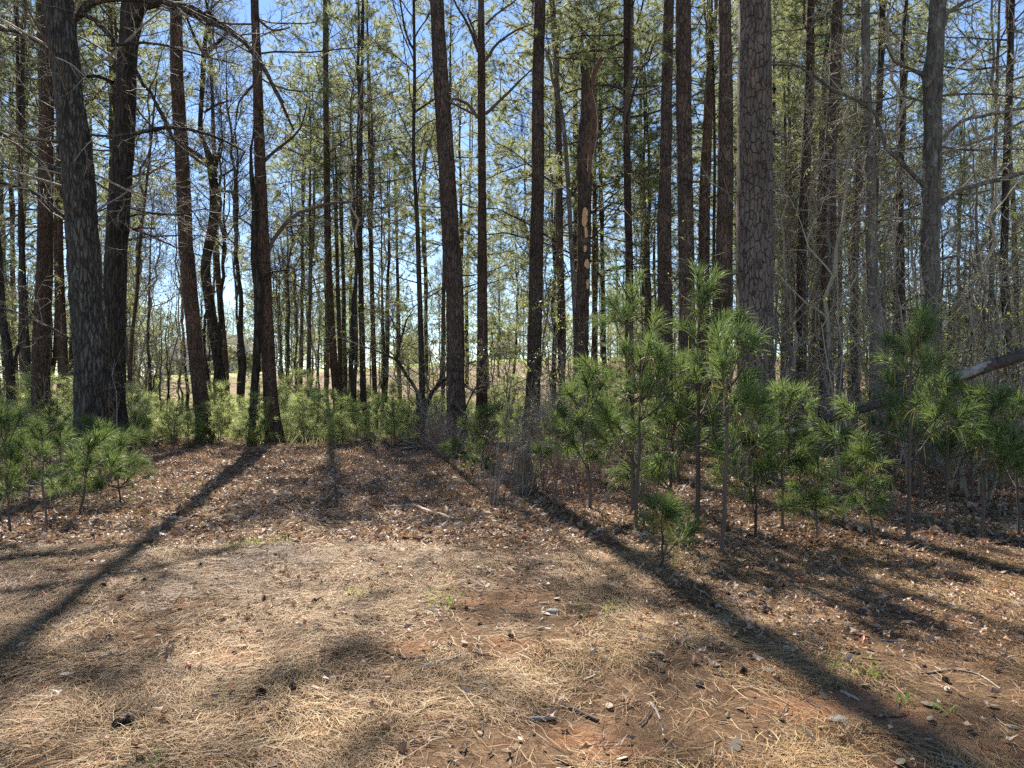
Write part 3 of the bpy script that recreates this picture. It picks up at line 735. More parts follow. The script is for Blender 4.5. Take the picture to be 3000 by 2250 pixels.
hero('understorey_tree', 'small black tree leaning right behind the leaning central pine', 'small tree', 19.0,
     [(1247, 1190, 9), (1240, 1290, 10)], 'oak_dark', 0, stubs=0, twig='twig',
     limbs=[[(1244, 1240, 9), (1247, 1195, 12), (1265, 1150, 12), (1300, 1115, 10), (1350, 1075, 7), (1396, 1057, 5)], [(1270, 1145, 6), (1300, 1090, 5), (1330, 1060, 3)],
            [(1362, 1200, 5), (1385, 1150, 5), (1405, 1110, 4), (1415, 1040, 3)]], limb_leaves=.35, limb_twigs=9)
hero('pine_tree', 'large dark grey pine leaning left, in the middle at the clearing edge', 'pine tree', 17.4,
     [(1280, 0, 39), (1289, 181, 44), (1301, 362, 47), (1312, 542, 49), (1322, 723, 51), (1328, 780, 51), (1334, 931, 50), (1335, 1112, 53), (1337, 1270, 60)], 'pine', 21, crown=('p', 7, 13.8, 1.0), flare=.35, stubs=2)
hero('pine_tree', 'thin straight trunk close behind the left side of the large central pine', 'pine tree', 27.0,
     [(1304, 600, 8), (1300, 840, 11), (1298, 1030, 12), (1298, 1220, 12)], 'pine_red', 14, crown=('p', 3, 8, .9), stubs=5)
hero('pine_tree', 'straight pine with long upswept limbs, second trunk right of the middle leaning pine', 'pine tree', 20.0,
     [(1409, 0, 18), (1410, 181, 22), (1412, 542, 24), (1412, 723, 27), (1413, 976, 31), (1411, 1157, 33), (1409, 1262, 38)], 'pine_red', 18, crown=('p', 6, 11.5, 1.05), stubs=4,
     limbs=[[(1400, 345, 10), (1370, 305, 9), (1330, 290, 7), (1290, 300, 4)], [(1420, 180, 9), (1460, 125, 8), (1510, 90, 6), (1560, 70, 4)],
            [(1422, 335, 11), (1470, 290, 9), (1520, 240, 7), (1560, 200, 4)], [(1424, 72, 8), (1450, 45, 6), (1500, 10, 5), (1530, -20, 4)],
            [(1403, 340, 9), (1360, 320, 7), (1320, 300, 5)], [(1400, 150, 9), (1375, 80, 8), (1340, 20, 6), (1320, -20, 5)],
            [(1404, 142, 8), (1388, 90, 7), (1368, 40, 5)]], limb_twigs=3)
hero('pine_tree', 'tall dark pine leaning slightly right, beside the open strip of sky', 'pine tree', 19.2,
     [(1582, 0, 33), (1577, 181, 34), (1576, 362, 36), (1576, 542, 37), (1572, 723, 40), (1567, 976, 41), (1563, 1112, 42), (1554, 1285, 48)], 'pine', 21, crown=('p', 6, 14, 1.1), stubs=4,
     side=dict(cnt=14, t0=.04, t1=.20, L=.9, leaves=.4, r0=.008))
hero('pine_tree', 'slim straight pine between the tall dark pine and the broken snag', 'pine tree', 25.0,
     [(1617, 0, 13), (1624, 136, 14), (1633, 316, 15), (1640, 497, 15), (1643, 723, 15), (1650, 976, 16), (1647, 1135, 17)], 'pine', 19, crown=('p', 1, 12.5, .85), stubs=6)
hero('bare_tree', 'crooked grey stem close against the left side of the broken snag', 'bare tree', 22.0,
     [(1622, 110, 8), (1635, 271, 10), (1650, 362, 12), (1662, 497, 13), (1667, 588, 13), (1674, 723, 14), (1684, 900, 15), (1692, 1150, 16)], 'grey', 15, crown=('t', 1, 10.5, 1.0), stubs=4)

def patch(g, base, P, R, z0, z1, a0, a1, mat, off=1.04, seed=1.):
    """an irregular patch lying on a trunk, facing -Y at angle 0"""
    nz, na = 26, 12
    zs = np.linspace(z0, z1, nz); V = []
    for z in zs:
        c = np.array([np.interp(z, P[:, 2], P[:, 0]), np.interp(z, P[:, 2], P[:, 1]), z]); r = np.interp(z, P[:, 2], R) * off
        f = math.sin(math.pi * (z - z0) / (z1 - z0)) ** .5
        j1, j2 = (vnoise(np.array([[z * 9, seed, 0.], [z * 9, seed + 5, 0.]])) - .5) * .9
        mid_ = (a0 + a1) / 2 + j1 * .5 * (a1 - a0) * .5; hw = (a1 - a0) / 2 * max(.02, f * (1 + j2))
        for a_ in np.linspace(mid_ - hw, mid_ + hw, na):
            edge = 1 - abs((a_ - mid_) / hw) ** 6 * .05
            V.append(c + np.array([math.sin(a_), -math.cos(a_), 0]) * r * edge)
    i, j = np.meshgrid(np.arange(nz - 1), np.arange(na - 1), indexing='ij'); b = i * na + j
    g.add(np.array(V), quad=np.stack([b, b + 1, b + na + 1, b + na], -1).reshape(-1, 4), mat=mat)

def snag():
    Y = 19.8
    pts = [(1714, 208, 18), (1716, 235, 27), (1720, 275, 34), (1724, 320, 48), (1725, 375, 58), (1719, 430, 54), (1714, 500, 43), (1711, 723, 39), (1705, 930, 41), (1698, 1180, 43), (1697, 1280, 50)]
    A = np.array([[*at(px, py, Y), w_ * Y / F / 2] for px, py, w_ in pts])[::-1]
    base = np.array([A[0, 0], Y, H1(A[0, 0], Y)]); A[0, 2] = base[2] - .1; A[:, :3] -= base
    C = catmull(A, 14); P, R = C[:, :3], C[:, 3]
    root = link('broken_snag', None, loc=base); tag(root, 'dead pine snag snapped off at a torn, splintered top with orange peeled patches', 'snag')
    g = trunk_geo(P, R, 28, .07, .25)
    # jagged top ring
    k = 28; V = g.V[0].reshape(-1, k, 3); V[-1, :, 2] += (rng.random(k) ** 2 * .35).astype(np.float32); V[-2, :, 2] += (rng.random(k) * .06).astype(np.float32)
    link('trunk', g.mesh('snag_trunk', [M['pine']]), root)
    zt = lambda py: EYE + (1125 - py) / F * Y - base[2]
    g = Geo(); patch(g, base, P, R, zt(545), zt(212), -.1, 1.15, 0, 1.05, 3.); 
    for q in range(22):   # torn fibres along the wound
        a_ = rng.uniform(-.7, 1.2); z0 = rng.uniform(zt(520), zt(300)); n = 6; L = rng.uniform(.4, 1.3)
        zz = np.minimum(z0 + np.linspace(0, L, n), zt(205)); rr = np.interp(zz, P[:, 2], R) * (1.03 + np.linspace(0, 1, n) ** 3 * rng.uniform(0, .1))
        cx = np.interp(zz, P[:, 2], P[:, 0]); cy = np.interp(zz, P[:, 2], P[:, 1])
        tubes(g, np.stack([cx + np.sin(a_) * rr, cy - np.cos(a_) * rr, zz], -1), np.linspace(.018, .004, n) * rng.uniform(.6, 1.5), 4, 0 if q % 5 else 1)
    link('torn_wood', g.mesh('torn_wood', [M['torn'], M['pale']]), root)
    g = Geo(); patch(g, base, P, R, zt(520), zt(300), -.75, -.05, 0, 1.03, 11.)  # dark patch laid on the bark, its colour standing for shade in a hollow
    link('hollow_shade_patch', g.mesh('hollow_shade_patch', [M['darkwood']]), root)
    for off, wd in ((0, 1.), (6, .6)):
        g = Geo(); S = np.array([[*(at(px + off, py, Y) - base), w_ * Y / F / 2 * wd] for px, py, w_ in ((1733, 330, 16), (1733, 270, 15), (1734, 232, 13), (1742, 205, 14), (1752, 182, 11), (1766, 163, 3))])
        C2 = catmull(S, 10); tubes(g, C2[:, :3] + rng.normal(size=(len(C2), 3)) * .008, C2[:, 3], 5, 0)
        link('splinter', g.mesh('splinter', [M['torn']]), root)
    for i, (y0, y1, a0, a1) in enumerate(((670, 612, -.5, .35), (700, 668, -.2, .5), (742, 722, -.3, .45), (790, 762, .1, .9), (850, 820, .3, 1.0), (470, 430 + 45, 0, .1))):
        if i == 5: continue
        g = Geo(); patch(g, base, P, R, zt(y0), zt(y1), a0, a1, 0, 1.045, 20. + i * 3)
        link('peeled_patch', g.mesh('peeled_patch', [M['peel']]), root)
snag()

hero('pine_tree', 'slim pine with drooping needled limbs, first trunk right of the broken snag', 'pine tree', 21.5,
     [(1836, 60, 20), (1836, 316, 20), (1838, 542, 22), (1843, 723, 22), (1844, 850, 23), (1845, 1150, 25)], 'pine', 17, crown=('p', 4, 9.0, 1.15), stubs=5,
     limbs=[[(1828, 120, 9), (1780, 145, 8), (1720, 150, 6), (1660, 160, 4)], [(1828, 265, 10), (1800, 252, 9), (1740, 250, 7), (1650, 275, 4)], [(1826, 330, 8), (1800, 312, 7), (1750, 325, 4)],
            [(1845, 110, 8), (1870, 60, 7), (1885, 0, 5)], [(1847, 240, 8), (1890, 160, 6), (1920, 90, 4)]], limb_twigs=4)
hero('pine_tree', 'medium pine with ragged dark bark, left of three trunks grouped beside the huge pine', 'pine tree', 18.5,
     [(1960, 0, 29), (1953, 226, 32), (1949, 452, 34), (1945, 678, 40), (1948, 885, 42), (1950, 1200, 44)], 'pine', 19, crown=('p', 6, 12.5, 1.0), stubs=4,
     side=dict(cnt=6, t0=.2, t1=.5, L=.8, r0=.01))
hero('pine_tree', 'straight pine, second large trunk left of the huge pine', 'pine tree', 16.8,
     [(2001, 0, 44), (2003, 362, 44), (2010, 723, 46), (2012, 950, 46), (2014, 1250, 50)], 'pine', 21, crown=('p', 7, 13, .95), stubs=1)
hero('pine_tree', 'thinner pine leaning right, in the gap between two large trunks beside the huge pine', 'pine tree', 22.0,
     [(2083, 120, 15), (2077, 271, 24), (2072, 400, 28), (2065, 542, 31), (2062, 723, 33), (2060, 950, 34), (2058, 1200, 35)], 'pine_red', 15.5, crown=('p', 4, 11, .8), stubs=5)
hero('bare_tree', 'very thin dark stem rising between the two large trunks beside the huge pine', 'bare tree', 20.0,
     [(2086, 0, 6), (2090, 200, 7), (2094, 450, 8), (2092, 723, 9), (2095, 1150, 10)], 'oak_dark', 14, crown=('t', 3, 9, .9), stubs=2)
hero('pine_tree', 'thick pine immediately left of the huge pine', 'pine tree', 17.2,
     [(2120, 0, 36), (2123, 226, 40), (2124, 452, 44), (2120, 723, 47), (2116, 900, 48), (2116, 1250, 52)], 'pine', 20, crown=('p', 6, 13.5, .9), stubs=2)
hero('pine_tree', 'huge foreground pine with broad scaly bark plates, thickest trunk at right', 'pine tree', 11.6,
     [(2210, 0, 92), (2211, 181, 95), (2212, 362, 98), (2212, 723, 103), (2215, 976, 101), (2218, 1112, 102), (2220, 1390, 108)], 'pine_big', 22, crown=('p', 7, 13.5, 1.2), flare=.12, rough=.04, stubs=0)
hero('pine_tree', 'slim dark pine leaning right, first trunk right of the huge pine', 'pine tree', 20.5,
     [(2374, 0, 21), (2373, 226, 25), (2362, 452, 27), (2350, 723, 26), (2347, 976, 27), (2346, 1200, 30)], 'pine', 19, crown=('p', 5, 10.5, .95), stubs=10)
hero('pine_tree', 'thick dark pine leaning right, between the slim dark pine and the pale grey hardwood', 'pine tree', 18.5,
     [(2454, 0, 30), (2447, 226, 34), (2432, 452, 35), (2427, 678, 39), (2423, 976, 38), (2420, 1220, 42)], 'pine', 20, crown=('p', 1, 12, 1.0), stubs=8)
hero('pine_tree', 'thin dark trunk close behind the left of the thick dark leaning pine', 'pine tree', 26.0,
     [(2412, 380, 12), (2402, 560, 14), (2398, 700, 15), (2396, 1120, 16)], 'pine', 15, crown=('p', 4, 9, .9), stubs=6)
hero('bare_tree', 'pale grey lichened hardwood with curved thin limbs, right of the thick dark leaning pine', 'bare tree', 15.6,
     [(2533, 0, 23), (2535, 226, 25), (2545, 452, 27), (2551, 723, 30), (2558, 850, 31), (2563, 976, 32), (2570, 1202, 35), (2572, 1330, 40)], 'grey', 14.5, crown=('h', 3, 11, .8), twig='twig', stubs=3,
     side=dict(cnt=9, t0=.35, t1=.8, L=1.7, down=-.02, r0=.013, leaves=.06))
hero('pine_tree', 'dark straight trunk just right of the pale grey hardwood top', 'pine tree', 21.0,
     [(2585, 0, 18), (2580, 181, 19), (2572, 362, 19), (2565, 520, 20), (2560, 723, 21), (2558, 1150, 23)], 'oak_dark', 17, crown=('p', 3, 12, .9), stubs=6)
hero('oak_tree', 'grey barked hardwood with long pale limbs reaching both ways, near the right side', 'oak tree', 14.0,
     [(2746, 0, 45), (2741, 136, 46), (2732, 217, 54), (2731, 290, 48), (2732, 407, 48), (2728, 588, 50), (2724, 723, 50), (2730, 931, 49), (2728, 1202, 52), (2723, 1350, 58)], 'grey', 13, crown=('h', 3, 10, 1.0), twig='twig', stubs=0, rough=.07,
     limbs=[[(2748, 600, 15), (2796, 565, 15), (2859, 542, 14), (2930, 525, 13), (3000, 506, 12), (3100, 470, 9)],
            [(2712, 548, 15), (2669, 506, 14), (2633, 470, 13), (2597, 434, 12), (2583, 384, 11), (2565, 334, 10), (2511, 294, 9), (2443, 267, 8), (2398, 230, 7), (2316, 185, 5), (2260, 180, 3)],
            [(2755, 415, 10), (2814, 357, 11), (2881, 339, 10), (3000, 316, 9), (3100, 300, 6)],
            [(2755, 452, 8), (2859, 416, 8), (2904, 402, 7), (3000, 355, 6)],
            [(2755, 90, 20), (2775, 40, 14), (2836, 0, 10), (2900, -40, 8)],
            [(2712, 222, 16), (2670, 205, 10), (2620, 180, 7), (2595, 130, 5)],
            [(2705, 430, 6), (2640, 437, 5), (2540, 430, 5), (2450, 450, 3)], [(2705, 300, 6), (2640, 280, 6), (2560, 300, 5), (2480, 290, 3), (2400, 300, 2)],
            [(2755, 280, 8), (2850, 275, 6), (2950, 280, 5), (3050, 300, 4)], [(2750, 430, 6), (2850, 440, 6), (2950, 436, 5), (3050, 440, 4)],
            [(2710, 640, 5), (2640, 640, 5), (2560, 645, 4), (2480, 620, 2)], [(2750, 760, 7), (2800, 750, 7), (2850, 770, 6), (2860, 800, 5)],
            [(2750, 850, 6), (2680, 870, 6), (2620, 890, 5), (2540, 860, 3)], [(2750, 840, 6), (2830, 832, 6), (2920, 836, 6), (3050, 840, 5)]], limb_leaves=.05, limb_twigs=7)
hero('pine_tree', 'thin dark trunk at the far right, between the grey hardwood and the picture edge', 'pine tree', 19.0,
     [(2960, 60, 16), (2954, 271, 18), (2947, 452, 19), (2940, 678, 20), (2938, 795, 21), (2949, 931, 22), (2956, 1060, 23), (2958, 1200, 24)], 'oak_dark', 15, crown=('p', 4, 9.5, .9), stubs=8)
hero('bare_tree', 'pair-stemmed dim trunk behind the grey hardwood, slightly to its right', 'bare tree', 21.0,
     [(2915, 420, 10), (2910, 560, 12), (2906, 723, 13), (2908, 1100, 15)], 'grey', 14, crown=('t', 4, 8.5, 1.2), stubs=4, twig='twig')
hero('bare_tree', 'dark trunk left of the grey hardwood with thin dead side twigs', 'bare tree', 19.5,
     [(2640, 330, 14), (2636, 480, 18), (2634, 650, 22), (2640, 850, 23), (2644, 1150, 25)], 'oak_dark', 13, crown=('t', 0, 8, 1.3), stubs=9)

# left side behind the oaks
hero('pine_tree', 'broad reddish plated pine left of the big lichen-spotted oak', 'pine tree', 19.5,
     [(138, 0, 34), (136, 203, 37), (134, 452, 39), (131, 750, 42), (122, 976, 47), (120, 1157, 49), (122, 1280, 53)], 'pine_red', 19, crown=('p', 5, 11, .95), stubs=4)
hero('pine_tree', 'slim dark trunk just left of the broad reddish pine', 'pine tree', 23.0,
     [(62, 560, 12), (65, 750, 16), (75, 976, 18), (88, 1202, 22)], 'oak_dark', 15, crown=('p', 3, 9, .9), stubs=6)
hero('bare_tree', 'curved dark hardwood at the left edge with a forking limb', 'bare tree', 20.0,
     [(-20, 560, 14), (-5, 760, 19), (5, 930, 23), (22, 1021, 24), (34, 1157, 25), (42, 1240, 30)], 'oak_dark', 14, crown=('h', 1, 8.5, .7), stubs=2,
     limbs=[[(38, 1090, 9), (48, 1040, 9), (60, 990, 8), (75, 950, 5), (110, 890, 3)]])
hero('pine_tree', 'reddish trunk seen between the broad pine and the big oak, left of a pair', 'pine tree', 27.0,
     [(163, 600, 13), (165, 780, 15), (170, 931, 17), (178, 1067, 17), (182, 1200, 17)], 'pine_red', 17, crown=('p', 2, 11, .9), stubs=3)
hero('pine_tree', 'reddish trunk seen between the broad pine and the big oak, right of a pair', 'pine tree', 26.0,
     [(176, 640, 14), (180, 850, 18), (187, 1000, 20), (191, 1210, 21)], 'pine_red', 17, crown=('p', 4, 11, .9), stubs=3)
hero('pine_tree', 'slim brown trunk just right of the dark upright hardwood', 'pine tree', 24.0,
     [(410, 700, 8), (400, 850, 9), (388, 960, 10), (382, 1040, 11), (377, 1215, 12)], 'pine_red', 12, crown=('t', 3, 8, 1.0), stubs=6)
hero('pine_tree', 'orange-brown trunk partly hidden by the dark upright hardwood', 'pine tree', 25.0,
     [(345, 650, 12), (352, 850, 13), (360, 1000, 14), (363, 1220, 15)], 'pine_red', 15, crown=('p', 3, 10, .8), stubs=4)
hero('bare_tree', 'spindly branching stem over the saplings in front of the brick house', 'bare tree', 27.0,
     [(440, 780, 5), (437, 900, 7), (433, 1000, 8), (440, 1090, 9), (436, 1210, 10)], 'oak_dark', 9, crown=('t', 0, 4.5, 1.0), stubs=3, twig='twig',
     side=dict(cnt=18, t0=.15, t1=.9, L=1.8, r0=.012, down=.0, twigs=1.3))

# ------------------------------------------------------------------ young pines
def young_pine(Ht, whorls, nb, K, L=.27, W=.0052, r=.018, foliage0=.28, bl=.42, fork=False, seg=2):
    n = 12; z = np.linspace(0, Ht, n); A = np.stack([np.cumsum(rng.normal(size=n) * .012), np.cumsum(rng.normal(size=n) * .012), z], -1); A[:, :2] -= A[0, :2]
    R = np.linspace(r, r * .3, n)
    gt = Geo(); tubes(gt, A, R, 8, 0)
    g = Geo(); S = []
    top = A[-3:].copy()
    for w_ in range(whorls):
        f = foliage0 + (1 - foliage0) * (w_ + .5 * rng.random()) / whorls
        if f > .97: continue
        c = np.array([np.interp(f * Ht, z, A[:, 0]), np.interp(f * Ht, z, A[:, 1]), f * Ht])
        for b in range(nb + rng.integers(-1, 2)):
            az = rng.random() * TAU; el = .10 + .75 * f + rng.normal() * .18
            ln = Ht * bl * (1.15 - .75 * f) * (.6 + .7 * rng.random())
            m = 6; D = np.array([math.cos(az) * math.cos(el), math.sin(az) * math.cos(el), math.sin(el)])
            P = np.empty((m, 3)); P[0] = c
            for q in range(1, m):
                D = D + rng.normal(size=3) * .08 + np.array([0, 0, .10]); D /= np.linalg.norm(D); P[q] = P[q - 1] + D * ln / (m - 1)
            tubes(g, P, np.linspace(r * .45, .0025, m), 5, 0)
            S.append(P[-3:])
            for q in range(int(rng.random() < .55)):
                i = rng.integers(1, 4); D2 = nrm(P[i + 1] - P[i] + rng.normal(size=3) * ln * .10); l2 = ln * (.3 + .3 * rng.random())
                Q = np.stack([P[i], P[i] + D2 * l2 * .5, P[i] + D2 * l2 + np.array([0, 0, .15 * l2])])
                tubes(g, Q, [r * .3, .003, .002], 4, 0); S.append(Q)
    S.append(top)
    for P in S:
        ln = np.linalg.norm(P[-1] - P[0]); kk = int(K * min(1.6, max(.5, ln / .22)))
        t = 1 - .62 * rng.random(kk) ** 1.2
        x = t * (len(P) - 1); i = np.minimum(x.astype(int), len(P) - 2); fr = (x - i)[:, None]
        B = P[i] * (1 - fr) + P[i + 1] * fr; T = nrm(P[i + 1] - P[i])
        sp = .38 + .95 * (1 - t) + rng.normal(size=kk) * .1
        D = T * np.cos(sp)[:, None] + perp(T, rng.random(kk) * TAU) * np.sin(sp)[:, None]
        needles(g, B, D + rng.normal(size=D.shape) * .08, L * (.6 + .55 * rng.random(kk)), W, .16 + .1 * rng.random(), 1, seg, rnd=np.clip(rng.random() * .45 + rng.random(kk) * .5, 0, .94))
        # buds ("candles") at the shoot tips
        c = P[-1]; up = nrm(nrm(P[-1] - P[-2]) + np.array([0, 0, .8]))
        for q in range(2 if rng.random() < .6 else 1):
            o = np.array([rng.normal() * .006, rng.normal() * .006, 0]); l = .03 + .04 * rng.random()
            tubes(g, np.stack([c + o, c + o + up * l * .6, c + o + up * l]), [.004, .0045, .001], 5, 2)
    if rng.random() < .7:   # a few dead brown needles hang lower down
        kk = 120; i = rng.integers(0, len(S), kk); B = np.array([S[j][0] for j in i]); D = rng.normal(size=(kk, 3)) + np.array([0, 0, -1.])
        needles(g, B, D, L * .8, W, .3, 1, seg, rnd=np.full(kk, 1.0))
    return gt, g
M['candle'] = plain('bud_brown', (.30, .18, .07), (.48, .33, .15), 30, .6)
YP = []
for Ht, wh, nb, K, bl in ((2.5, 6, 3, 85, .36), (2.0, 5, 3, 85, .42), (1.6, 4, 3, 85, .44), (1.1, 3, 4, 85, .48), (3.0, 6, 3, 80, .30), (.6, 2, 4, 85, .60), (2.1, 5, 4, 80, .42)):
    gt, g = young_pine(Ht, wh, nb, K, bl=bl, r=.008 + .008 * Ht, foliage0=.22 if Ht < 1.7 else .34)
    YP.append((gt.mesh('young_trunk', [M['greywood'] if False else M['twig_dark']]), g.mesh('young_crown', [M['twig_dark'], M['needle_near'], M['candle']], False), Ht))
def put_yp(px, py, vi, Ht, label, group=None, rz=None):
    p = gnd(px, py); t, c, h0 = YP[vi]; s = Ht / h0
    r = link('young_pine', None, loc=p - np.array([0, 0, .01])); r.rotation_euler = (rng.normal() * .03, rng.normal() * .03, rng.random() * TAU if rz is None else rz); r.scale = (s, s, s)
    tag(r, label, 'young pine', group); link('trunk', t, r); link('crown', c, r)
    return r
near_right = [
    (2041, 1560, 0, 2.55, 'tallest bright-tipped young pine standing before the huge plated pine'),
    (2115, 1627, 1, 2.0, 'nearest young pine with a bare lower stem, in front of the huge plated pine'),
    (1853, 1510, 4, 2.75, 'tall sparse young pine reaching up in front of the broken snag'),
    (1727, 1490, 2, 1.75, 'young pine on a thin pale stem, leftmost of the right-hand thicket'),
    (1935, 1672, 5, .55, 'low bushy pine seedling at the front left corner of the right-hand thicket'),
    (1866, 1560, 6, 1.9, 'drooping dark young pine between the seedling and the tall sparse one'),
    (2295, 1560, 1, 1.5, 'young pine just right of the huge pine foot'),
    (2212, 1585, 3, 1.1, 'short young pine at the foot of the huge pine'),
    (2390, 1590, 2, .85, 'young pine below the pale broken end of the fallen trunk'),
    (2470, 1540, 6, 1.0, 'spreading young pine under the middle of the slanting fallen trunk'),
    (2560, 1600, 2, 1.05, 'young pine in front of the pale grey hardwood foot'),
    (2658, 1600, 0, 2.1, 'dark young pine just left in front of the grey hardwood'),
    (2770, 1560, 6, 1.6, 'dense young pine directly right of the grey hardwood foot'),
    (2880, 1590, 1, 1.5, 'young pine second from the right edge of the thicket'),
    (2985, 1570, 6, 1.4, 'young pine cut by the right edge of the picture'),
    (2700, 1470, 0, 2.5, 'taller young pine behind the dark one left of the grey hardwood'),
    (2600, 1490, 6, 1.1, 'young pine behind the pale grey hardwood foot'),
    (2850, 1480, 0, 1.5, 'tall young pine under the thick end of the fallen trunk'),
    (1960, 1520, 3, 1.3, 'small young pine in the heart of the thicket behind the seedling'),
    (2350, 1480, 6, .8, 'young pine behind the pale broken end of the fallen trunk'),
    (2950, 1440, 0, 1.3, 'young pine at far right behind the edge one'),
    (2480, 1430, 1, .8, 'young pine farther back beneath the fallen trunk'),
]
for px, py, v, h, lb in near_right: put_yp(px, py, v, h, lb)
near_left = [
    (30, 1560, 1, 1.25, 'tallest young pine at the left edge, nearest the picture corner'),
    (134, 1556, 2, 1.1, 'young pine with a straight bare lower stem in the left thicket'),
    (80, 1510, 2, .95, 'small young pine between the two nearest stems at left'),
    (236, 1515, 3, .95, 'bright drooping young pine before the foot of the big oak'),
    (352, 1478, 3, .85, 'small dark young pine right of the big oak foot, rightmost at left'),
    (185, 1460, 2, 1.0, 'young pine just left of the big oak foot'),
    (0, 1470, 6, 1.15, 'spreading young pine cut by the left edge'),
    (60, 1420, 1, 1.0, 'young pine behind the left thicket'),
    (290, 1425, 3, 1.0, 'young pine close against the big oak foot'),
    (380, 1385, 5, .7, 'pine seedling near the dark hardwood foot'),
    (150, 1390, 6, 1.2, 'spreading young pine before the broad reddish pine'),
    (410, 1330, 3, .9, 'young pine just right of the dark hardwood foot'),
    (1411, 1383, 3, 1.15, 'lone young pine with drooping needles at the brush edge, centre'),
    (1385, 1400, 5, .35, 'tiny pine tuft beside the lone central young pine'),
    (1440, 1395, 5, .35, 'tiny pine tuft right of the lone central young pine'),
    (1590, 1430, 5, .6, 'pine seedling in the low brush, centre right'),
    (1650, 1380, 3, 1.1, 'young pine in the low brush left of the thicket'),
    (1680, 1330, 2, 1.5, 'young pine behind the low brush below the snag'),
    (1780, 1380, 6, 1.7, 'young pine behind the tall sparse one, below the snag'),
]
for px, py, v, h, lb in near_left: put_yp(px, py, v, h, lb)

# saplings of the field beyond
SP = []
for Ht, wh, nb, bl in ((1.1, 4, 4, .40), (1.4, 5, 4, .34), (.9, 4, 5, .45), (1.8, 6, 4, .30), (1.2, 5, 5, .38)):
    gt, g = young_pine(Ht, wh, nb, 80, L=.23, W=.0055, bl=bl, r=.012, foliage0=.2, seg=1)
    SP.append((gt.mesh('sapling_trunk', [M['twig_dark']]), g.mesh('sapling_crown', [M['twig_dark'], M['needle_sap'], M['candle']], False)))
rs = random.Random(5)
spots = []
while len(spots) < 70:     # thick row along the back edge of the clearing
    px = rs.uniform(-60, 1290); Y = rs.uniform(17.8, 21.0)
    if px < 330: Y -= rs.uniform(0, 3)
    spots.append(((px - 1500) / F * Y, Y, rs.uniform(.5, .95)))
while len(spots) < 296:
    Y = math.sqrt(rs.uniform(20 ** 2, 42 ** 2)); px = rs.uniform(-80, 3080)
    if 1290 < px and Y < 21: continue
    spots.append(((px - 1500) / F * Y, Y, rs.uniform(.8, 1.55)))
for i, (x, y, s) in enumerate(spots):
    t, c = SP[i % len(SP)]
    r = link('pine_sapling', None, loc=(x, y, H1(x, y) - .02)); r.rotation_euler = (rs.gauss(0, .04), rs.gauss(0, .04), rs.uniform(0, TAU)); r.scale = (s * 1.2, s * 1.2, s * .92)
    tag(r, 'bright green waist-high pine sapling in the field behind the clearing', 'pine sapling', 'pine saplings filling the field behind the clearing')
    link('trunk', t, r); link('crown', c, r)

# ------------------------------------------------------------------ bare and budding shrubs
def shrub_geo(Ht, stems, spread, leaves, mats_red=False):
    g = Geo(); k = stems; n = 7
    az = rng.random(k) * TAU; lean = rng.random(k) * spread
    P = np.empty((k, n, 3)); P[:, 0] = np.stack([np.cos(az) * .08, np.sin(az) * .08, az * 0 - .02], -1)
    D = nrm(np.stack([np.cos(az) * lean, np.sin(az) * lean, np.ones(k)], -1)); L = Ht * (.6 + .5 * rng.random(k))
    for s in range(1, n):
        D = nrm(D + rng.normal(size=(k, 3)) * .12); P[:, s] = P[:, s - 1] + D * (L / (n - 1))[:, None]
    R = np.linspace(.010, .003, n)[None] * np.ones((k, 1)); tubes(g, P, R * 1.2, 4, 0)
    P2, R2 = grow(P, R, 6, .15, 1, Ht * .36, .8, 5, .18, .02, .6, mint=.004, taper=.4); tubes(g, P2, R2, 3, 0)
    P3, R3 = grow(P2, R2, 4, .2, 1, Ht * .12, .8, 4, .2, .02, .6, mint=.0022, taper=.6); tubes(g, P3, R3, 3, 0)
    if leaves: add_leaves(g, P3, leaves, .018, 1)
    return g
M['twig_red'] = leafy('reddish_twig_bark', [(0, (.16, .09, .065)), (1, (.34, .23, .19))], (.1, .1, .1), 0, .6, .3)
SH = [shrub_geo(1.3, 9, .5, .35).mesh('shrub', [M['twig'], M['fresh']], False), shrub_geo(1.8, 7, .35, .15).mesh('shrub', [M['twig'], M['fresh']], False),
      shrub_geo(.9, 12, .8, .1).mesh('shrub', [M['twig_red'], M['fresh']], False), shrub_geo(2.4, 6, .35, .4).mesh('shrub', [M['twig'], M['fresh']], False)]
SHL = ['grey twiggy shrub with tiny green buds', 'tall thin-stemmed bare shrub with grey twigs', 'low reddish-twigged bare bush', 'tall shrub flecked with small yellow-green leaves']
SHW = ['in the brush right of the clearing', 'in the brush round the central pines', 'in the tangle at right', 'beyond the left trees']
def put_shrub(px, Y, v, s, wh):
    x = (px - 1500) / F * Y
    o = link('shrub', SH[v], loc=(x, Y, H1(x, Y) - .02), rot=(0, 0, rs.uniform(0, TAU)), scale=s)
    tag(o, SHL[v] + ' ' + SHW[wh], 'shrub', SHL[v].split(' with')[0].replace('shrub', 'shrubs').replace('bush', 'bushes') + ' ' + SHW[wh])
for _ in range(34): put_shrub(rs.uniform(1260, 1780), rs.uniform(14.5, 20), rs.choice([0, 0, 1, 2, 3]), rs.uniform(.7, 1.2), 1)
for _ in range(26): put_shrub(rs.uniform(1430, 2000), rs.uniform(9.5, 14), rs.choice([2, 2, 0, 1]), rs.uniform(.5, .9), 0)
for _ in range(30): put_shrub(rs.uniform(2150, 3080), rs.uniform(9, 21), rs.choice([0, 3, 1, 3, 3]), rs.uniform(.9, 1.7), 2)
for _ in range(14): put_shrub(rs.uniform(-60, 460), rs.uniform(15, 24), rs.choice([0, 1, 3]), rs.uniform(.6, 1.1), 3)
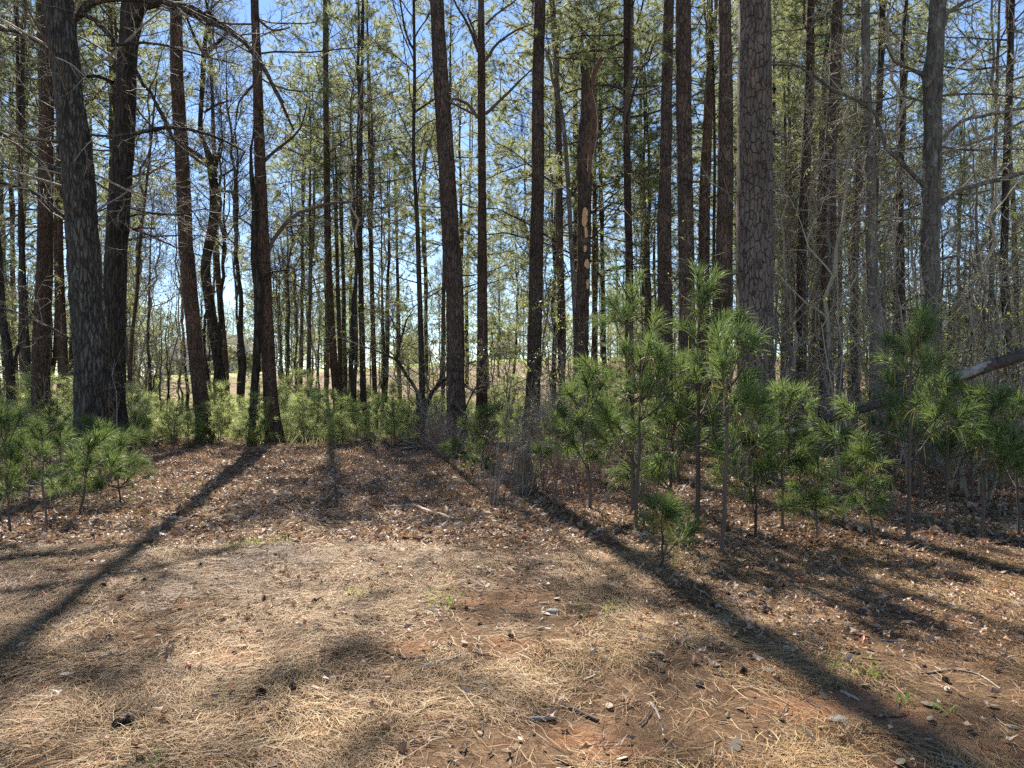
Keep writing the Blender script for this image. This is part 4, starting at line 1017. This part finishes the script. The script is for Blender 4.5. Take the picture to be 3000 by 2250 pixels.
for px, Y in ((1230, 18.0), (1290, 16.8), (1330, 16.3), (1365, 16.8), (1250, 17.2), (1310, 15.9)): put_shrub(px, Y, 2, rs.uniform(.7, .95), 1)

# sprays of fresh leaves hanging in the air on thin saplings
def leafy_sapling(px, Y, top, name_label, leaves=.5):
    x = (px - 1500) / F * Y; base = np.array([x, Y, H1(x, Y) - .03]); Ht = EYE + (1125 - top) / F * Y - base[2]
    A = axis(Ht, 10, .06); R = np.linspace(.022, .006, 10); g = Geo(); tubes(g, A, R, 6, 0)
    c = Geo(); P2, R2 = grow(A[None], R[None], 11, .5, 1, Ht * .22, 1.2, 6, .12, .0, .6, mint=.004, taper=.4); tubes(c, P2, R2, 4, 0)
    P3, R3 = grow(P2, R2, 6, .25, 1, Ht * .07, .8, 4, .2, 0, .6, mint=.003, taper=.6); tubes(c, P3, R3, 3, 0); add_leaves(c, P3, leaves, .034, 1); add_leaves(c, P2, .8, .034, 1)
    r = link('understorey_tree', None, loc=base); tag(r, name_label, 'small tree'); link('trunk', g.mesh('slim_trunk', [M['twig_dark']]), r); link('crown', c.mesh('leafy_crown', [M['twig'], M['fresh']], False), r)
leafy_sapling(1640, 15.5, 870, 'thin sapling with pale new leaves between the tall dark pine and the snag')
leafy_sapling(1880, 17.5, 380, 'slender sapling with yellow-green leaves beside the slim pine right of the snag', .45)
leafy_sapling(2090, 15.5, 660, 'thin sapling with yellow leaf sprays in front of the trunks beside the huge pine', .35)
leafy_sapling(2310, 15.0, 830, 'thin sapling with pale leaves just right of the huge pine', .5)
leafy_sapling(2640, 17.5, 380, 'leafy slender tree left of the grey hardwood', .5)
leafy_sapling(2860, 18.5, 470, 'leafy slender tree right of the grey hardwood', .6)
leafy_sapling(2980, 16.5, 760, 'bright leafed sapling at the right picture edge', .6)
leafy_sapling(605, 33.0, 800, 'yellow-green leafed tree behind the leaning dark pine, before the house', .7)

# ------------------------------------------------------------------ woods behind (repeats)
def stem_mesh(Ht, r, wob=.05, mat='pine', stubs=14):
    n = 26; z = np.linspace(-.3, Ht, n); x = np.cumsum(rng.normal(size=n) * wob * .4); y = np.cumsum(rng.normal(size=n) * wob * .4)
    P = np.stack([x - x[0], y - y[0], z], -1); R = r * (1 - .8 * (np.arange(n) / (n - 1)) ** 1.3)
    g = trunk_geo(P, R, 12, .06, .25)
    if stubs:
        P1, R1 = grow(P[None], R[None], stubs, .15, .6, 1.0, 1.25, 5, .12, .02, .2, r0=.015, taper=.4); tubes(g, P1, R1, 3, 1)
        P2, R2 = grow(P1, R1, 2, .4, 1, .4, .7, 3, .15, .02, .5, mint=.004); tubes(g, P2, R2, 3, 1)
    return g.mesh('trunk', [M[mat], M['twig_dark']]), P
def bud_crown():
    g = Geo(); A = axis(6, 14, .10)[None]; R_ = np.linspace(.045, .012, 14)[None]; tubes(g, A, R_, 6, 0)
    P1, R1 = grow(A, R_, 14, .02, .97, lambda t: 2.4 * (1.1 - .7 * t), lambda t: 1.05 - .4 * t, 8, .17, .05, .5, taper=.2); tubes(g, P1, R1, 4, 0)
    P2, R2 = grow(P1, R1, 8, .2, 1.0, .8, .85, 5, .2, .05, .5, mint=.01, taper=.4); tubes(g, P2, R2, 3, 0)
    P3, R3 = grow(P2, R2, 5, .2, 1.0, .3, .85, 3, .2, .03, .5, mint=.006); add_leaves(g, P3, .8, .06, 1)
    return g
TC.append((bud_crown().mesh('budding_crown', WD, False), 6))
PT = []     # pine templates: trunk mesh, crown mesh, crown foot, crown scale
for Ht, r, ci, cs, mt in ((20, .15, 0, 1.1, 'pine'), (22, .16, 1, 1.1, 'pine_red'), (18, .13, 2, 1.15, 'pine'), (19, .13, 4, 1.35, 'pine_red'), (14, .10, 3, 1.0, 'pine'), (12, .085, 5, .85, 'pine'), (23, .17, 0, 1.2, 'pine'), (10, .07, 4, .95, 'pine')):
    me, P = stem_mesh(Ht, r, .06, mt); cz = Ht - PC[ci][1] * cs * .97
    p = [np.interp(cz, P[:, 2], P[:, q]) for q in range(2)]
    PT.append((me, PC[ci][0], (p[0], p[1], cz), cs, Ht))
HT = []
for Ht, r, ci, cs in ((16, .13, 0, .95), (18, .14, 1, 1.), (14, .10, 2, 1.), (15, .11, 3, .9)):
    me, P = stem_mesh(Ht - 4, r, .12, 'oak_dark', 5); cz = Ht - HC[ci][1] * cs * .97
    HT.append((me, HC[ci][0], (np.interp(cz, P[:, 2], P[:, 0]), np.interp(cz, P[:, 2], P[:, 1]), cz), cs, Ht))
TT = []
for Ht, r, ci, cs in ((9, .06, 0, 1.), (10, .055, 1, 1.), (7, .05, 2, 1.1), (8, .05, 3, 1.), (9, .06, 4, 1.), (7, .05, 5, 1.)):
    me, P = stem_mesh(Ht - 2, r, .12, 'grey' if ci in (0, 4) else 'oak_dark', 6); cz = Ht - TC[ci][1] * cs * .97
    TT.append((me, TC[ci][0], (np.interp(cz, P[:, 2], P[:, 0]), np.interp(cz, P[:, 2], P[:, 1]), cz), cs, Ht))
def put_tree(px, Y, T, s, name, label, cat, group):
    x = (px - 1500) / F * Y; me, cm, cp, cs, Ht = T
    r = link(name, None, loc=(x, Y, H1(x, Y)), rot=(rs.gauss(0, .018), rs.gauss(0, .018), rs.uniform(0, TAU)), scale=s)
    tag(r, label, cat, group); link('trunk', me, r); link('crown', cm, r, cp, (0, 0, rs.uniform(0, TAU)), cs)

def pick_pine(px, Y):
    # open sky stays open: nothing tall there
    if 400 < px < 880: return None if (rs.random() < .9 or Y < 45) else rs.choice([5, 7])
    if 1440 < px < 1570: return None if rs.random() < .75 else rs.choice([5, 7])
    if px > 2760: return rs.choice([4, 5, 7, 4, 2])
    return rs.choice([0, 1, 2, 3, 3, 4, 4, 5, 6, 7])
PL = 'slender background pine with a see-through green crown in the woods beyond the clearing'
n = 0
while n < 62:
    px = rs.uniform(-250, 3250); Y = rs.uniform(26, 66)
    if 650 < px < 1460 and Y < 38: continue
    k = pick_pine(px, Y)
    if k is None: continue
    put_tree(px, Y, PT[k], rs.uniform(.85, 1.12), 'pine_tree', PL, 'pine tree', 'pines in the woods beyond the clearing'); n += 1
for px, Y, k, s in ((905, 38, 3, .95), (1010, 42, 0, 1.), (880, 46, 3, 1.), (1130, 40, 4, 1.1), (1170, 46, 1, .9), (1250, 44, 3, 1.), (70, 28, 3, 1), (200, 32, 0, .9), (260, 40, 1, 1), (20, 36, 2, 1), (1350, 32, 3, .8),
                    (1700, 30, 3, 1), (1780, 34, 0, .9), (1900, 28, 4, 1.1), (2020, 33, 1, .9), (2250, 28, 3, 1), (2320, 34, 0, 1), (2500, 27, 3, 1), (2620, 33, 1, .95), (2460, 38, 6, .9), (2700, 30, 4, 1.)):
    put_tree(px, Y, PT[k], s, 'pine_tree', PL, 'pine tree', 'pines in the woods beyond the clearing')
for i in range(60):
    px = rs.uniform(-250, 3250); Y = rs.uniform(30, 64)
    if 1440 < px < 1570 or 700 < px < 1400 and Y < 36 or 420 < px < 860 and rs.random() < .6: continue
    put_tree(px, Y, PT[7], rs.uniform(.42, .72), 'pine_tree', 'short bushy pine growing between the taller trunks of the far woods', 'pine tree', 'short pines between the taller trunks of the far woods')
for i in range(190):
    px = rs.uniform(-200, 3200); Y = rs.uniform(84, 165)
    if 430 < px < 760 and Y < 118: continue
    put_tree(px, Y, PT[rs.choice([4, 5, 7, 7, 5, 3])], rs.uniform(.8, 1.1), 'pine_tree', 'small hazy pine standing on the rise around the far houses', 'pine tree', 'pines on the rise around the far houses')
for i in range(80):
    px = rs.uniform(-200, 3200); Y = rs.uniform(40, 110)
    if 450 < px < 740 and rs.random() < .6: continue
    put_tree(px, Y, TT[5], rs.uniform(.55, 1.2), 'understorey_tree', 'small yellow-green budding tree far off at the foot of the rise', 'small tree', 'budding trees far off at the foot of the rise')
for i in range(44):
    px = rs.choice([rs.uniform(380, 900), rs.uniform(380, 900), rs.uniform(900, 1700), rs.uniform(2200, 3150), rs.uniform(-150, 380)]); Y = rs.uniform(27, 60)
    put_tree(px, Y, HT[rs.randrange(4)], rs.uniform(.7, 1.0), 'bare_tree', 'slim leafless hardwood in the woods beyond the clearing', 'bare tree', 'leafless hardwoods in the woods beyond the clearing')
for i in range(44):
    px = rs.choice([rs.uniform(380, 1000), rs.uniform(800, 1800), rs.uniform(-150, 500)]); Y = rs.uniform(22, 45)
    put_tree(px, Y, TT[rs.randrange(5)], rs.uniform(.55, .9), 'understorey_tree', 'thin twiggy understorey tree among the field saplings', 'small tree', 'twiggy understorey trees among the field saplings')
for i in range(34):
    px = rs.uniform(2230, 3120); Y = rs.uniform(16, 30)
    put_tree(px, Y, TT[rs.choice([0, 0, 1, 2, 3, 4, 4])], rs.uniform(.65, 1.1), 'understorey_tree', 'thin grey-twigged tree in the tangled woods at right', 'small tree', 'twiggy trees in the tangled woods at right')
for i in range(10):
    px = rs.uniform(1600, 2230); Y = rs.uniform(20, 30)
    put_tree(px, Y, TT[rs.choice([1, 2, 4])], rs.uniform(.6, 1.), 'understorey_tree', 'thin budding tree behind the trunks beside the huge pine', 'small tree', 'budding trees behind the trunks beside the huge pine')

# ------------------------------------------------------------------ fallen wood
def fallen_trunk():
    Y0, Y1 = 10.2, 9.0
    pts = [(2380, 1245, 15), (2400, 1235, 22), (2470, 1215, 24), (2520, 1200, 25), (2640, 1160, 28), (2790, 1112, 32), (2880, 1078, 34), (3000, 1040, 35), (3150, 985, 38), (3350, 915, 40), (3600, 830, 44)]
    n = len(pts)
    A = np.array([[*at(px, py, Y0 + (Y1 - Y0) * i / (n - 1)), w_ * 9.6 / F / 2] for i, (px, py, w_) in enumerate(pts)])
    base = np.array([A[5, 0], A[5, 1], 0.]); A[:, :3] -= base
    C = catmull(A, 14); P, R = C[:, :3], C[:, 3]
    r = link('fallen_tree', None, loc=base); tag(r, 'slanting fallen dead trunk with peeling dark bark propped across the right-hand thicket', 'fallen trunk')
    g = Geo(); k = 14; th = np.arange(k); d = 1 + (vnoise(np.stack([th[None] * .9 + 0 * P[:, :1], P[:, :1] * 5 + 0 * th[None], 0 * P[:, :1] + 0 * th[None]], -1)) - .5) * .3
    tubes(g, P, R, k, 0, disp=d[None], cap=1); link('trunk', g.mesh('fallen_trunk', [M['darkwood'], M['pale']]), r)
    g = Geo(); S = np.array([[*at(px, py, 10.2), w_ * 10.2 / F / 2] for px, py, w_ in ((2284, 1277, 7), (2300, 1268, 11), (2340, 1255, 13), (2372, 1245, 15), (2392, 1240, 12))]); S[:, :3] -= base
    C = catmull(S, 20); tubes(g, C[:, :3], C[:, 3], 9, 0, cap=True); link('broken_end', g.mesh('broken_end', [M['pale']]), r)
    g = Geo()
    for i in (55, 20):   # bare patches where the bark is gone
        i = min(i, len(P) - 16); seg = slice(i, i + 14)
        g = Geo(); Q = P[seg] + np.array([0, -.012, .012]); tubes(g, Q, R[seg] * .93 * np.sin(np.linspace(.25, math.pi - .25, 14)) ** .5, 10, 0)
        link('bare_patch', g.mesh('bare_patch', [M['greywood']]), r)
    for (a_, b_) in (((2440, 1225), (2410, 1190)), ((2600, 1170), (2640, 1120))):
        g = Geo(); p0 = at(*a_, 10.1) - base; p1 = at(*b_, 10.0) - base
        tubes(g, np.stack([p0, (p0 + p1) / 2 + .01, p1]), [.018, .014, .008], 6, 0); link('stub', g.mesh('stub', [M['greywood']]), r)
fallen_trunk()

def ground_stick(pts, width, mat, name, label, cat='stick', group=None, knots=True, lift=.3):
    P = np.array([gnd(px, py) for px, py in pts]); d = P[:, 1].mean(); r = width * d / F / 2
    c = P.mean(0); A = catmull(np.hstack([P, np.full((len(P), 1), r)]), 30)
    P2 = A[:, :3] - c; P2[:, 2] += r * (1 - .3) + rng.random() * lift * r
    n = len(P2); R = r * (1 - .35 * np.linspace(0, 1, n)) * (1 + (rng.random(n) - .5) * .22)
    P2 = P2 + np.cumsum(rng.normal(size=P2.shape) * r * .12, 0) * np.array([1, 1, .2])
    g = Geo(); tubes(g, P2, R, 9, 0, cap=True)
    if knots and n > 6:
        P1, R1 = grow(P2[None], R[None], 2, .2, .9, r * 5, .9, 3, .2, .1, .45, taper=.5); tubes(g, P1, R1, 5, 0, cap=True)
    o = link(name, g.mesh(name, [M[mat]]), loc=c); tag(o, label, cat, group); return o
ground_stick([(1133, 1493), (1170, 1491), (1205, 1488), (1245, 1503), (1290, 1515), (1325, 1529)], 14, 'pale', 'fallen_branch', 'stout pale barkless branch lying in the middle of the clearing', 'branch')
ground_stick([(1370, 1313), (1440, 1312), (1500, 1311), (1570, 1312)], 11, 'greywood', 'fallen_log', 'grey weathered log behind the low brush at the back of the clearing', 'log')
ground_stick([(149, 1778), (200, 1775), (271, 1771)], 8, 'darkwood', 'stick', 'short dark stick lying level near the left, below a thin shadow')
ground_stick([(502, 1720), (570, 1722), (668, 1729)], 6, 'greywood', 'stick', 'thin straight grey stick left of centre, near three cones')
ground_stick([(325, 1683), (400, 1668), (475, 1656)], 8, 'pale', 'stick', 'pale flat stick with a yellow leaf beside it, upper left floor')
ground_stick([(210, 1745), (250, 1740), (290, 1732)], 5, 'darkwood', 'stick', 'thin dark twig under the leftmost cone')
ground_stick([(0, 1985), (45, 1984), (88, 1983)], 9, 'darkwood', 'stick', 'dark bark stick cut by the left edge')
ground_stick([(1220, 1968), (1285, 1946), (1349, 1926)], 13, 'greywood', 'stick', 'thick grey-green stick pointing up right, in the middle foreground')
ground_stick([(1125, 1907), (1173, 1930), (1241, 1927)], 6, 'darkwood', 'stick', 'bent thin twig just above the thick grey-green stick')
ground_stick([(881, 1791), (888, 1808), (874, 1830), (858, 1859)], 6, 'pale', 'stick', 'small crooked pale twig beside the mossy patch')
ground_stick([(1129, 2110), (1165, 2112), (1200, 2113)], 11, 'darkwood', 'stick', 'short dark stick in the bottom middle, left of the pale bark piece')
ground_stick([(1410, 2060), (1440, 2030), (1475, 2005)], 8, 'darkwood', 'stick', 'dark curved stick in the tree crown shadow, bottom middle')
ground_stick([(1642, 2069), (1700, 2092), (1758, 2117)], 15, 'darkwood', 'stick', 'thick dark stick slanting down right in the bottom middle')
ground_stick([(1551, 2113), (1590, 2110), (1625, 2107)], 14, 'greywood', 'bark_piece', 'short pale-topped bark piece beside the thick dark slanting stick', 'bark piece')
ground_stick([(1905, 2062), (1922, 2085), (1934, 2112)], 9, 'greywood', 'stick', 'short grey stub right of the thick dark slanting stick')
ground_stick([(2463, 2029), (2490, 2040), (2517, 2056)], 10, 'greywood', 'stick', 'pale short stick lying inside the long trunk shadow')
ground_stick([(2280, 1880), (2310, 1892), (2341, 1908)], 12, 'greywood', 'bark_piece', 'pale grey bark strip at the upper part of the long trunk shadow', 'bark piece')
ground_stick([(2445, 1970), (2480, 1969), (2517, 1968)], 5, 'pale', 'stick', 'thin pale twig just right of the long trunk shadow')
ground_stick([(2715, 1975), (2790, 1964), (2865, 1978), (2930, 2020)], 6, 'greywood', 'stick', 'long arched grey twig at the right')
ground_stick([(1778, 1783), (1810, 1797), (1845, 1812)], 6, 'greywood', 'stick', 'thin twig beside the weed sprout, right of centre')
ground_stick([(1635, 2225), (1665, 2242), (1700, 2262)], 13, 'darkwood', 'stick', 'dark stick cut by the bottom edge')
ground_stick([(297, 1930), (330, 1920), (365, 1914)], 11, 'greywood', 'bark_piece', 'pale curled bark strip, lower left', 'bark piece')
ground_stick([(235, 1918), (262, 1912), (290, 1908)], 10, 'darkwood', 'bark_piece', 'dark bark chip just above the pale curled strip, lower left', 'bark piece')
ground_stick([(1035, 1669), (1080, 1671), (1122, 1673)], 6, 'pale', 'stick', 'thin pale stick in the sun, above centre')
ground_stick([(600, 1530), (640, 1520), (662, 1516)], 7, 'pale', 'stick', 'thin pale stick on the shaded leaves, upper left')
ground_stick([(1195, 1578), (1230, 1577), (1262, 1580)], 5, 'darkwood', 'stick', 'thin dark stick below the stout pale branch')
ground_stick([(2580, 1878), (2640, 1880), (2690, 1872)], 5, 'greywood', 'stick', 'thin twig on the right, above the arched grey twig')

# upright dead branches by the brush pile, at the foot of the thin black stem
g = Geo(); c = gnd(1235, 1318)
for i in range(16):
    a_ = rng.random() * TAU; L = rng.uniform(.4, 1.3); D = np.array([math.cos(a_), math.sin(a_) * .5, rng.uniform(-.02, .55)]); P0 = np.array([rng.normal() * .3, rng.normal() * .15, .04])
    P = np.array([P0 + D * L * f + rng.normal(size=3) * .03 for f in np.linspace(0, 1, 5)]); P[:, 2] = np.maximum(P[:, 2], .02); tubes(g, P, np.linspace(.016, .005, 5), 5, i % 2)
tag(link('brush_pile', g.mesh('brush_pile', [M['greywood'], M['darkwood']]), loc=c), 'small pile of dead grey branches at the foot of the thin black stem', 'brush pile')

def stump(px, py, r, h, label):
    c = gnd(px, py); g = Geo(); n = 7; k = 18
    P = np.stack([np.zeros(n), np.zeros(n), np.linspace(-.1, h, n)], -1); R = np.linspace(r * 1.25, r, n)
    d = 1 + (vnoise(np.stack([np.arange(k)[None] * .9 + 0 * P[:, 2:3], P[:, 2:3] * 3 + 0 * np.arange(k)[None], np.zeros((n, k)) + px], -1)) - .5) * .4
    tubes(g, P, R, k, 0, disp=d[None], cap=1); V = g.V[0].reshape(n, k, 3); V[-1, :, 2] += (rng.random(k) * .12).astype(np.float32)
    tag(link('stump', g.mesh('stump', [M['darkwood'], M['torn']]), loc=c), label, 'stump')
stump(1602, 1328, .22, .22, 'dark rotten stump at the right end of the grey weathered log')

# ------------------------------------------------------------------ pine cones
def cone_mesh(L, r, open_, flat=.9):
    g = Geo(); n = 10; z = np.linspace(0, L, n); prof = np.sin(np.linspace(.35, math.pi - .15, n)) ** .7
    tubes(g, np.stack([z * 0, z * 0, z], -1), prof * r * .45, 8, 0, rnd=np.array([.1]))
    m = 84; i = np.arange(m); t = (i + .5) / m; a_ = i * 2.39996
    pr = np.sin(.3 + t * 2.6) ** .8; c = np.stack([np.cos(a_), np.sin(a_), a_ * 0], -1); s = np.stack([-np.sin(a_), np.cos(a_), a_ * 0], -1)
    B = c * (pr * r * .35)[:, None] + np.array([0, 0, 1.]) * (t * L)[:, None]
    D = nrm(c * (.5 + open_) + np.array([0, 0, 1.]) * (.75 - open_ * .5)); ln = (pr * r * .85)[:, None]; wd = (r * .28 * pr)[:, None]; N = np.cross(D, s)
    V = np.stack([B - s * wd * .4, B + s * wd * .4, B + D * ln * .8 + s * wd, B + D * ln * .8 - s * wd, B + D * ln + N * wd * .3 + s * wd * .5, B + D * ln + N * wd * .3 - s * wd * .5], 1)
    o = i[:, None] * 6
    g.add(V, quad=np.vstack([o + np.array([[0, 1, 2, 3]]), o + np.array([[3, 2, 4, 5]])]), rnd=np.repeat(rng.random(m), 6))
    return g.mesh('pine_cone', [M['cone']], False)
CM = [cone_mesh(.085, .042, .8), cone_mesh(.075, .030, .35), cone_mesh(.065, .038, .9)]
cones = [(308, 1720, 'cone lying among two twigs, leftmost on the open floor'), (342, 1757, 'dark cone with a yellow leaf beside it, left floor'), (423, 1706, 'small cone above the dark one, left floor'), (588, 1663, 'reddish cone at the tip of a thin branch shadow'),
         (774, 1761, 'upright dark cone, left of the middle floor'), (953, 1767, 'cone right of the upright dark one'), (912, 1772, 'black flattened cone between two others, left of centre'), (1071, 1947, 'upright dark cone left of the thick grey-green stick'),
         (868, 2022, 'round dark cone at the tip of a crown shadow, bottom left'), (779, 2032, 'small dark cone left of the round one, bottom left'), (312, 1878, 'long black cone, lower left'), (333, 2130, 'black crumbled cone, bottom left'), (375, 2124, 'black cone piece touching the crumbled one, bottom left'),
         (1367, 1792, 'cone with a yellow leaf on it, centre'), (2219, 1790, 'large open dark cone at the head of the long trunk shadow'), (2240, 1800, 'grey cone touching the large open one'), (2090, 1786, 'grey cone left of the large open one'), (2069, 1748, 'pale grey scaled cone in the shade, leftmost of a row'),
         (2117, 1744, 'grey cone second in the shaded row'), (2236, 1768, 'pale round cone behind the large open one'), (2205, 1751, 'dark cone in the shaded row, behind the large open one'), (2432, 1650, 'pale grey cone in the thicket edge shade'), (2510, 1796, 'grey cone lying in the right shade'),
         (2039, 2010, 'dark cone standing on end, right foreground'), (2176, 1974, 'flat dark cone fragment, right of the standing one'), (2782, 1998, 'broken grey cone by the arched grey twig'), (2293, 1722, 'cone among leaves above the shaded row'), (2158, 1757, 'dark cone in the middle of the shaded row'),
         (1507, 1872, 'cone in a small crown shadow, middle'), (2600, 1660, 'pale cone under the right young pines')]
for i, (px, py, lb) in enumerate(cones):
    p = gnd(px, py); up = rs.random() < .3
    o = link('pine_cone', CM[i % 3], loc=p + np.array([0, 0, 0 if up else .010]), rot=(rs.uniform(-.3, .3) if up else rs.uniform(1.2, 1.75), 0, rs.uniform(0, TAU)), scale=rs.uniform(.5, .72) * (1.35 if 'large' in lb else 1))
    tag(o, lb, 'pine cone', 'pine cones on the forest floor')

def stone(px, py, s, label, mat='stone'):
    c = gnd(px, py); g = Geo(); nu, nv = 14, 9
    u, v = np.meshgrid(np.arange(nu) / nu * TAU, np.linspace(0, math.pi, nv), indexing='ij')
    D = np.stack([np.cos(u) * np.sin(v), np.sin(u) * np.sin(v), np.cos(v)], -1); R = .75 + .5 * vnoise(D * 1.7 + px)
    V = D * R[..., None] * np.array([s, s * .7, s * .35]); i, j = np.meshgrid(np.arange(nu), np.arange(nv - 1), indexing='ij'); i2 = (i + 1) % nu
    g.add(V, quad=np.stack([i * nv + j, i * nv + j + 1, i2 * nv + j + 1, i2 * nv + j], -1).reshape(-1, 4))
    tag(link('stone', g.mesh('stone', [M[mat]]), loc=c + np.array([0, 0, s * .12])), label, 'stone')
stone(103, 1836, .045, 'pale brown bark-like stone, far left floor'); stone(1618, 1793, .05, 'greenish grey stone, right of centre', 'greywood'); stone(2980, 1775, .05, 'pale flat stone at the right edge')
stone(630, 1402, .12, 'flat grey stone near the back left of the clearing'); stone(2460, 2113, .05, 'small tan stone near the bottom right'); stone(112, 2118, .035, 'tan flat stone, bottom left')

# ------------------------------------------------------------------ houses on the rise
M['roof'] = plain('grey_shingles', (.13, .125, .13), (.22, .21, .22), 3, .9, (1, 1, 5), .2)
M['brick'] = plain('brown_brick', (.20, .13, .10), (.34, .24, .19), 12, .9, (1, 1, 3), .2)
M['siding'] = plain('grey_siding', (.40, .41, .42), (.55, .56, .57), 2, .8, (.3, .3, 9), .2)
M['trim'] = plain('white_trim', (.70, .70, .68), (.80, .80, .78), 3, .6, (1, 1, 1), .05)
mg, t_, o_ = new_mat('window_glass'); b_ = t_.nodes.new('ShaderNodeBsdfPrincipled'); b_.inputs['Base Color'].default_value = (.05, .06, .07, 1); b_.inputs['Roughness'].default_value = .08; t_.links.new(b_.outputs[0], o_.inputs[0]); M['glass'] = mg
def box(g, x0, x1, y0, y1, z0, z1, mat=0):
    V = [(x, y, z) for x in (x0, x1) for y in (y0, y1) for z in (z0, z1)]
    g.add(V, quad=[[0, 1, 3, 2], [4, 6, 7, 5], [0, 4, 5, 1], [2, 3, 7, 6], [0, 2, 6, 4], [1, 5, 7, 3]], mat=mat)
def hip(g, x0, x1, y0, y1, z, h, ins, mat=0):
    ym = (y0 + y1) / 2
    V = [(x0, y0, z), (x1, y0, z), (x1, y1, z), (x0, y1, z), (x0 + ins, ym, z + h), (x1 - ins, ym, z + h), (x0, y0, z - .2), (x1, y0, z - .2), (x1, y1, z - .2), (x0, y1, z - .2)]
    g.add(V, quad=[[0, 1, 5, 4], [2, 3, 4, 5], [6, 7, 1, 0], [7, 8, 2, 1], [8, 9, 3, 2], [9, 6, 0, 3], [9, 8, 7, 6]], tri=[[1, 2, 5], [3, 0, 4]], mat=mat)
def gable(g, x0, x1, y0, y1, z, h, mat=0, wall=1):
    """gable facing -Y"""
    xm = (x0 + x1) / 2
    V = [(x0, y0, z), (x1, y0, z), (xm, y0, z + h), (x0, y1, z), (x1, y1, z), (xm, y1, z + h)]
    g.add(V, quad=[[0, 2, 5, 3], [1, 4, 5, 2]], mat=mat)
    g.add([(x0 + .35, y0 + .3, z), (x1 - .35, y0 + .3, z), (xm, y0 + .3, z + h - .25)], tri=[[0, 1, 2]], mat=wall)
def house(px0, px1, Y, wallh, roofh, wall, label, porch=True, gb=True):
    x0, x1 = (px0 - 1500) / F * Y, (px1 - 1500) / F * Y; xm = (x0 + x1) / 2; z = min(H1(x0, Y), H1(x1, Y), H1(xm, Y + 8)) - .1
    r = link('house', None, loc=(xm, Y, z)); tag(r, label, 'house'); W = x1 - x0; a_, b_ = -W / 2, W / 2
    g = Geo(); box(g, a_, b_, 0, 10, 0, wallh); gl = a_ + W * .62
    if gb: box(g, gl, b_ - .6, -1.6, 0, 0, wallh * .86)
    link('wall', g.mesh('house_wall', [M[wall]], False), r)
    g = Geo(); hip(g, a_ - .5, b_ + .5, -.5, 10.5, wallh + .01, roofh, W * .28)
    if gb: gable(g, gl - .4, b_ - .2, -2.0, 4, wallh * .86, roofh * .62, 0, 1)
    link('roof', g.mesh('house_roof', [M['roof'], M[wall]], False), r)
    nwin = max(2, int(W / 3.2))
    for i in range(nwin):
        cx = a_ + W * (i + .5) / nwin; yy = -1.6 if (gb and gl < cx < b_ - .6) else 0
        g = Geo(); box(g, cx - .65, cx + .65, yy - .08, yy + .02, 1.0, 2.6); f = link('window', g.mesh('window', [M['trim']], False), r)
        g = Geo(); box(g, cx - .52, cx - .04, yy - .11, yy - .05, 1.12, 2.48); box(g, cx + .04, cx + .52, yy - .11, yy - .05, 1.12, 2.48); link('pane', g.mesh('pane', [M['glass']], False), f)
    if porch:
        g = Geo(); hip(g, a_ + .2, gl - .8, -3.0, .2, 2.9, .8, .8); link('porch_roof', g.mesh('porch_roof', [M['roof']], False), r)
        for i in range(5):
            g = Geo(); cx = a_ + .6 + (gl - 1.6 - a_) * i / 4; box(g, cx - .09, cx + .09, -2.8, -2.62, 0, 2.7); link('post', g.mesh('post', [M['trim']], False), r)
        g = Geo(); cx = a_ + W * .36; box(g, cx - .5, cx + .5, -.07, .02, 0, 2.2); link('door', g.mesh('door', [M['trim']], False), r)
    g = Geo(); box(g, a_ + W * .3, a_ + W * .3 + .9, 4.0, 4.8, wallh, wallh + roofh * 1.15); link('chimney', g.mesh('chimney', [M['brick']], False), r)
house(455, 735, 112, 3.6, 3.6, 'brick', 'brick house with grey hipped roof and porch, seen past the leaning dark pine')
house(1150, 1245, 128, 3.2, 3.0, 'siding', 'pale house with a grey roof far behind the thin black stem', True, False)
house(1440, 1520, 118, 3.0, 2.6, 'siding', 'grey house wall far off between the central pines', False, False)
house(2700, 3060, 96, 3.2, 4.2, 'siding', 'house with a broad grey roof far behind the right-hand tangle', True, True)
print('objects', len(bpy.data.objects), 'meshes', len(bpy.data.meshes))
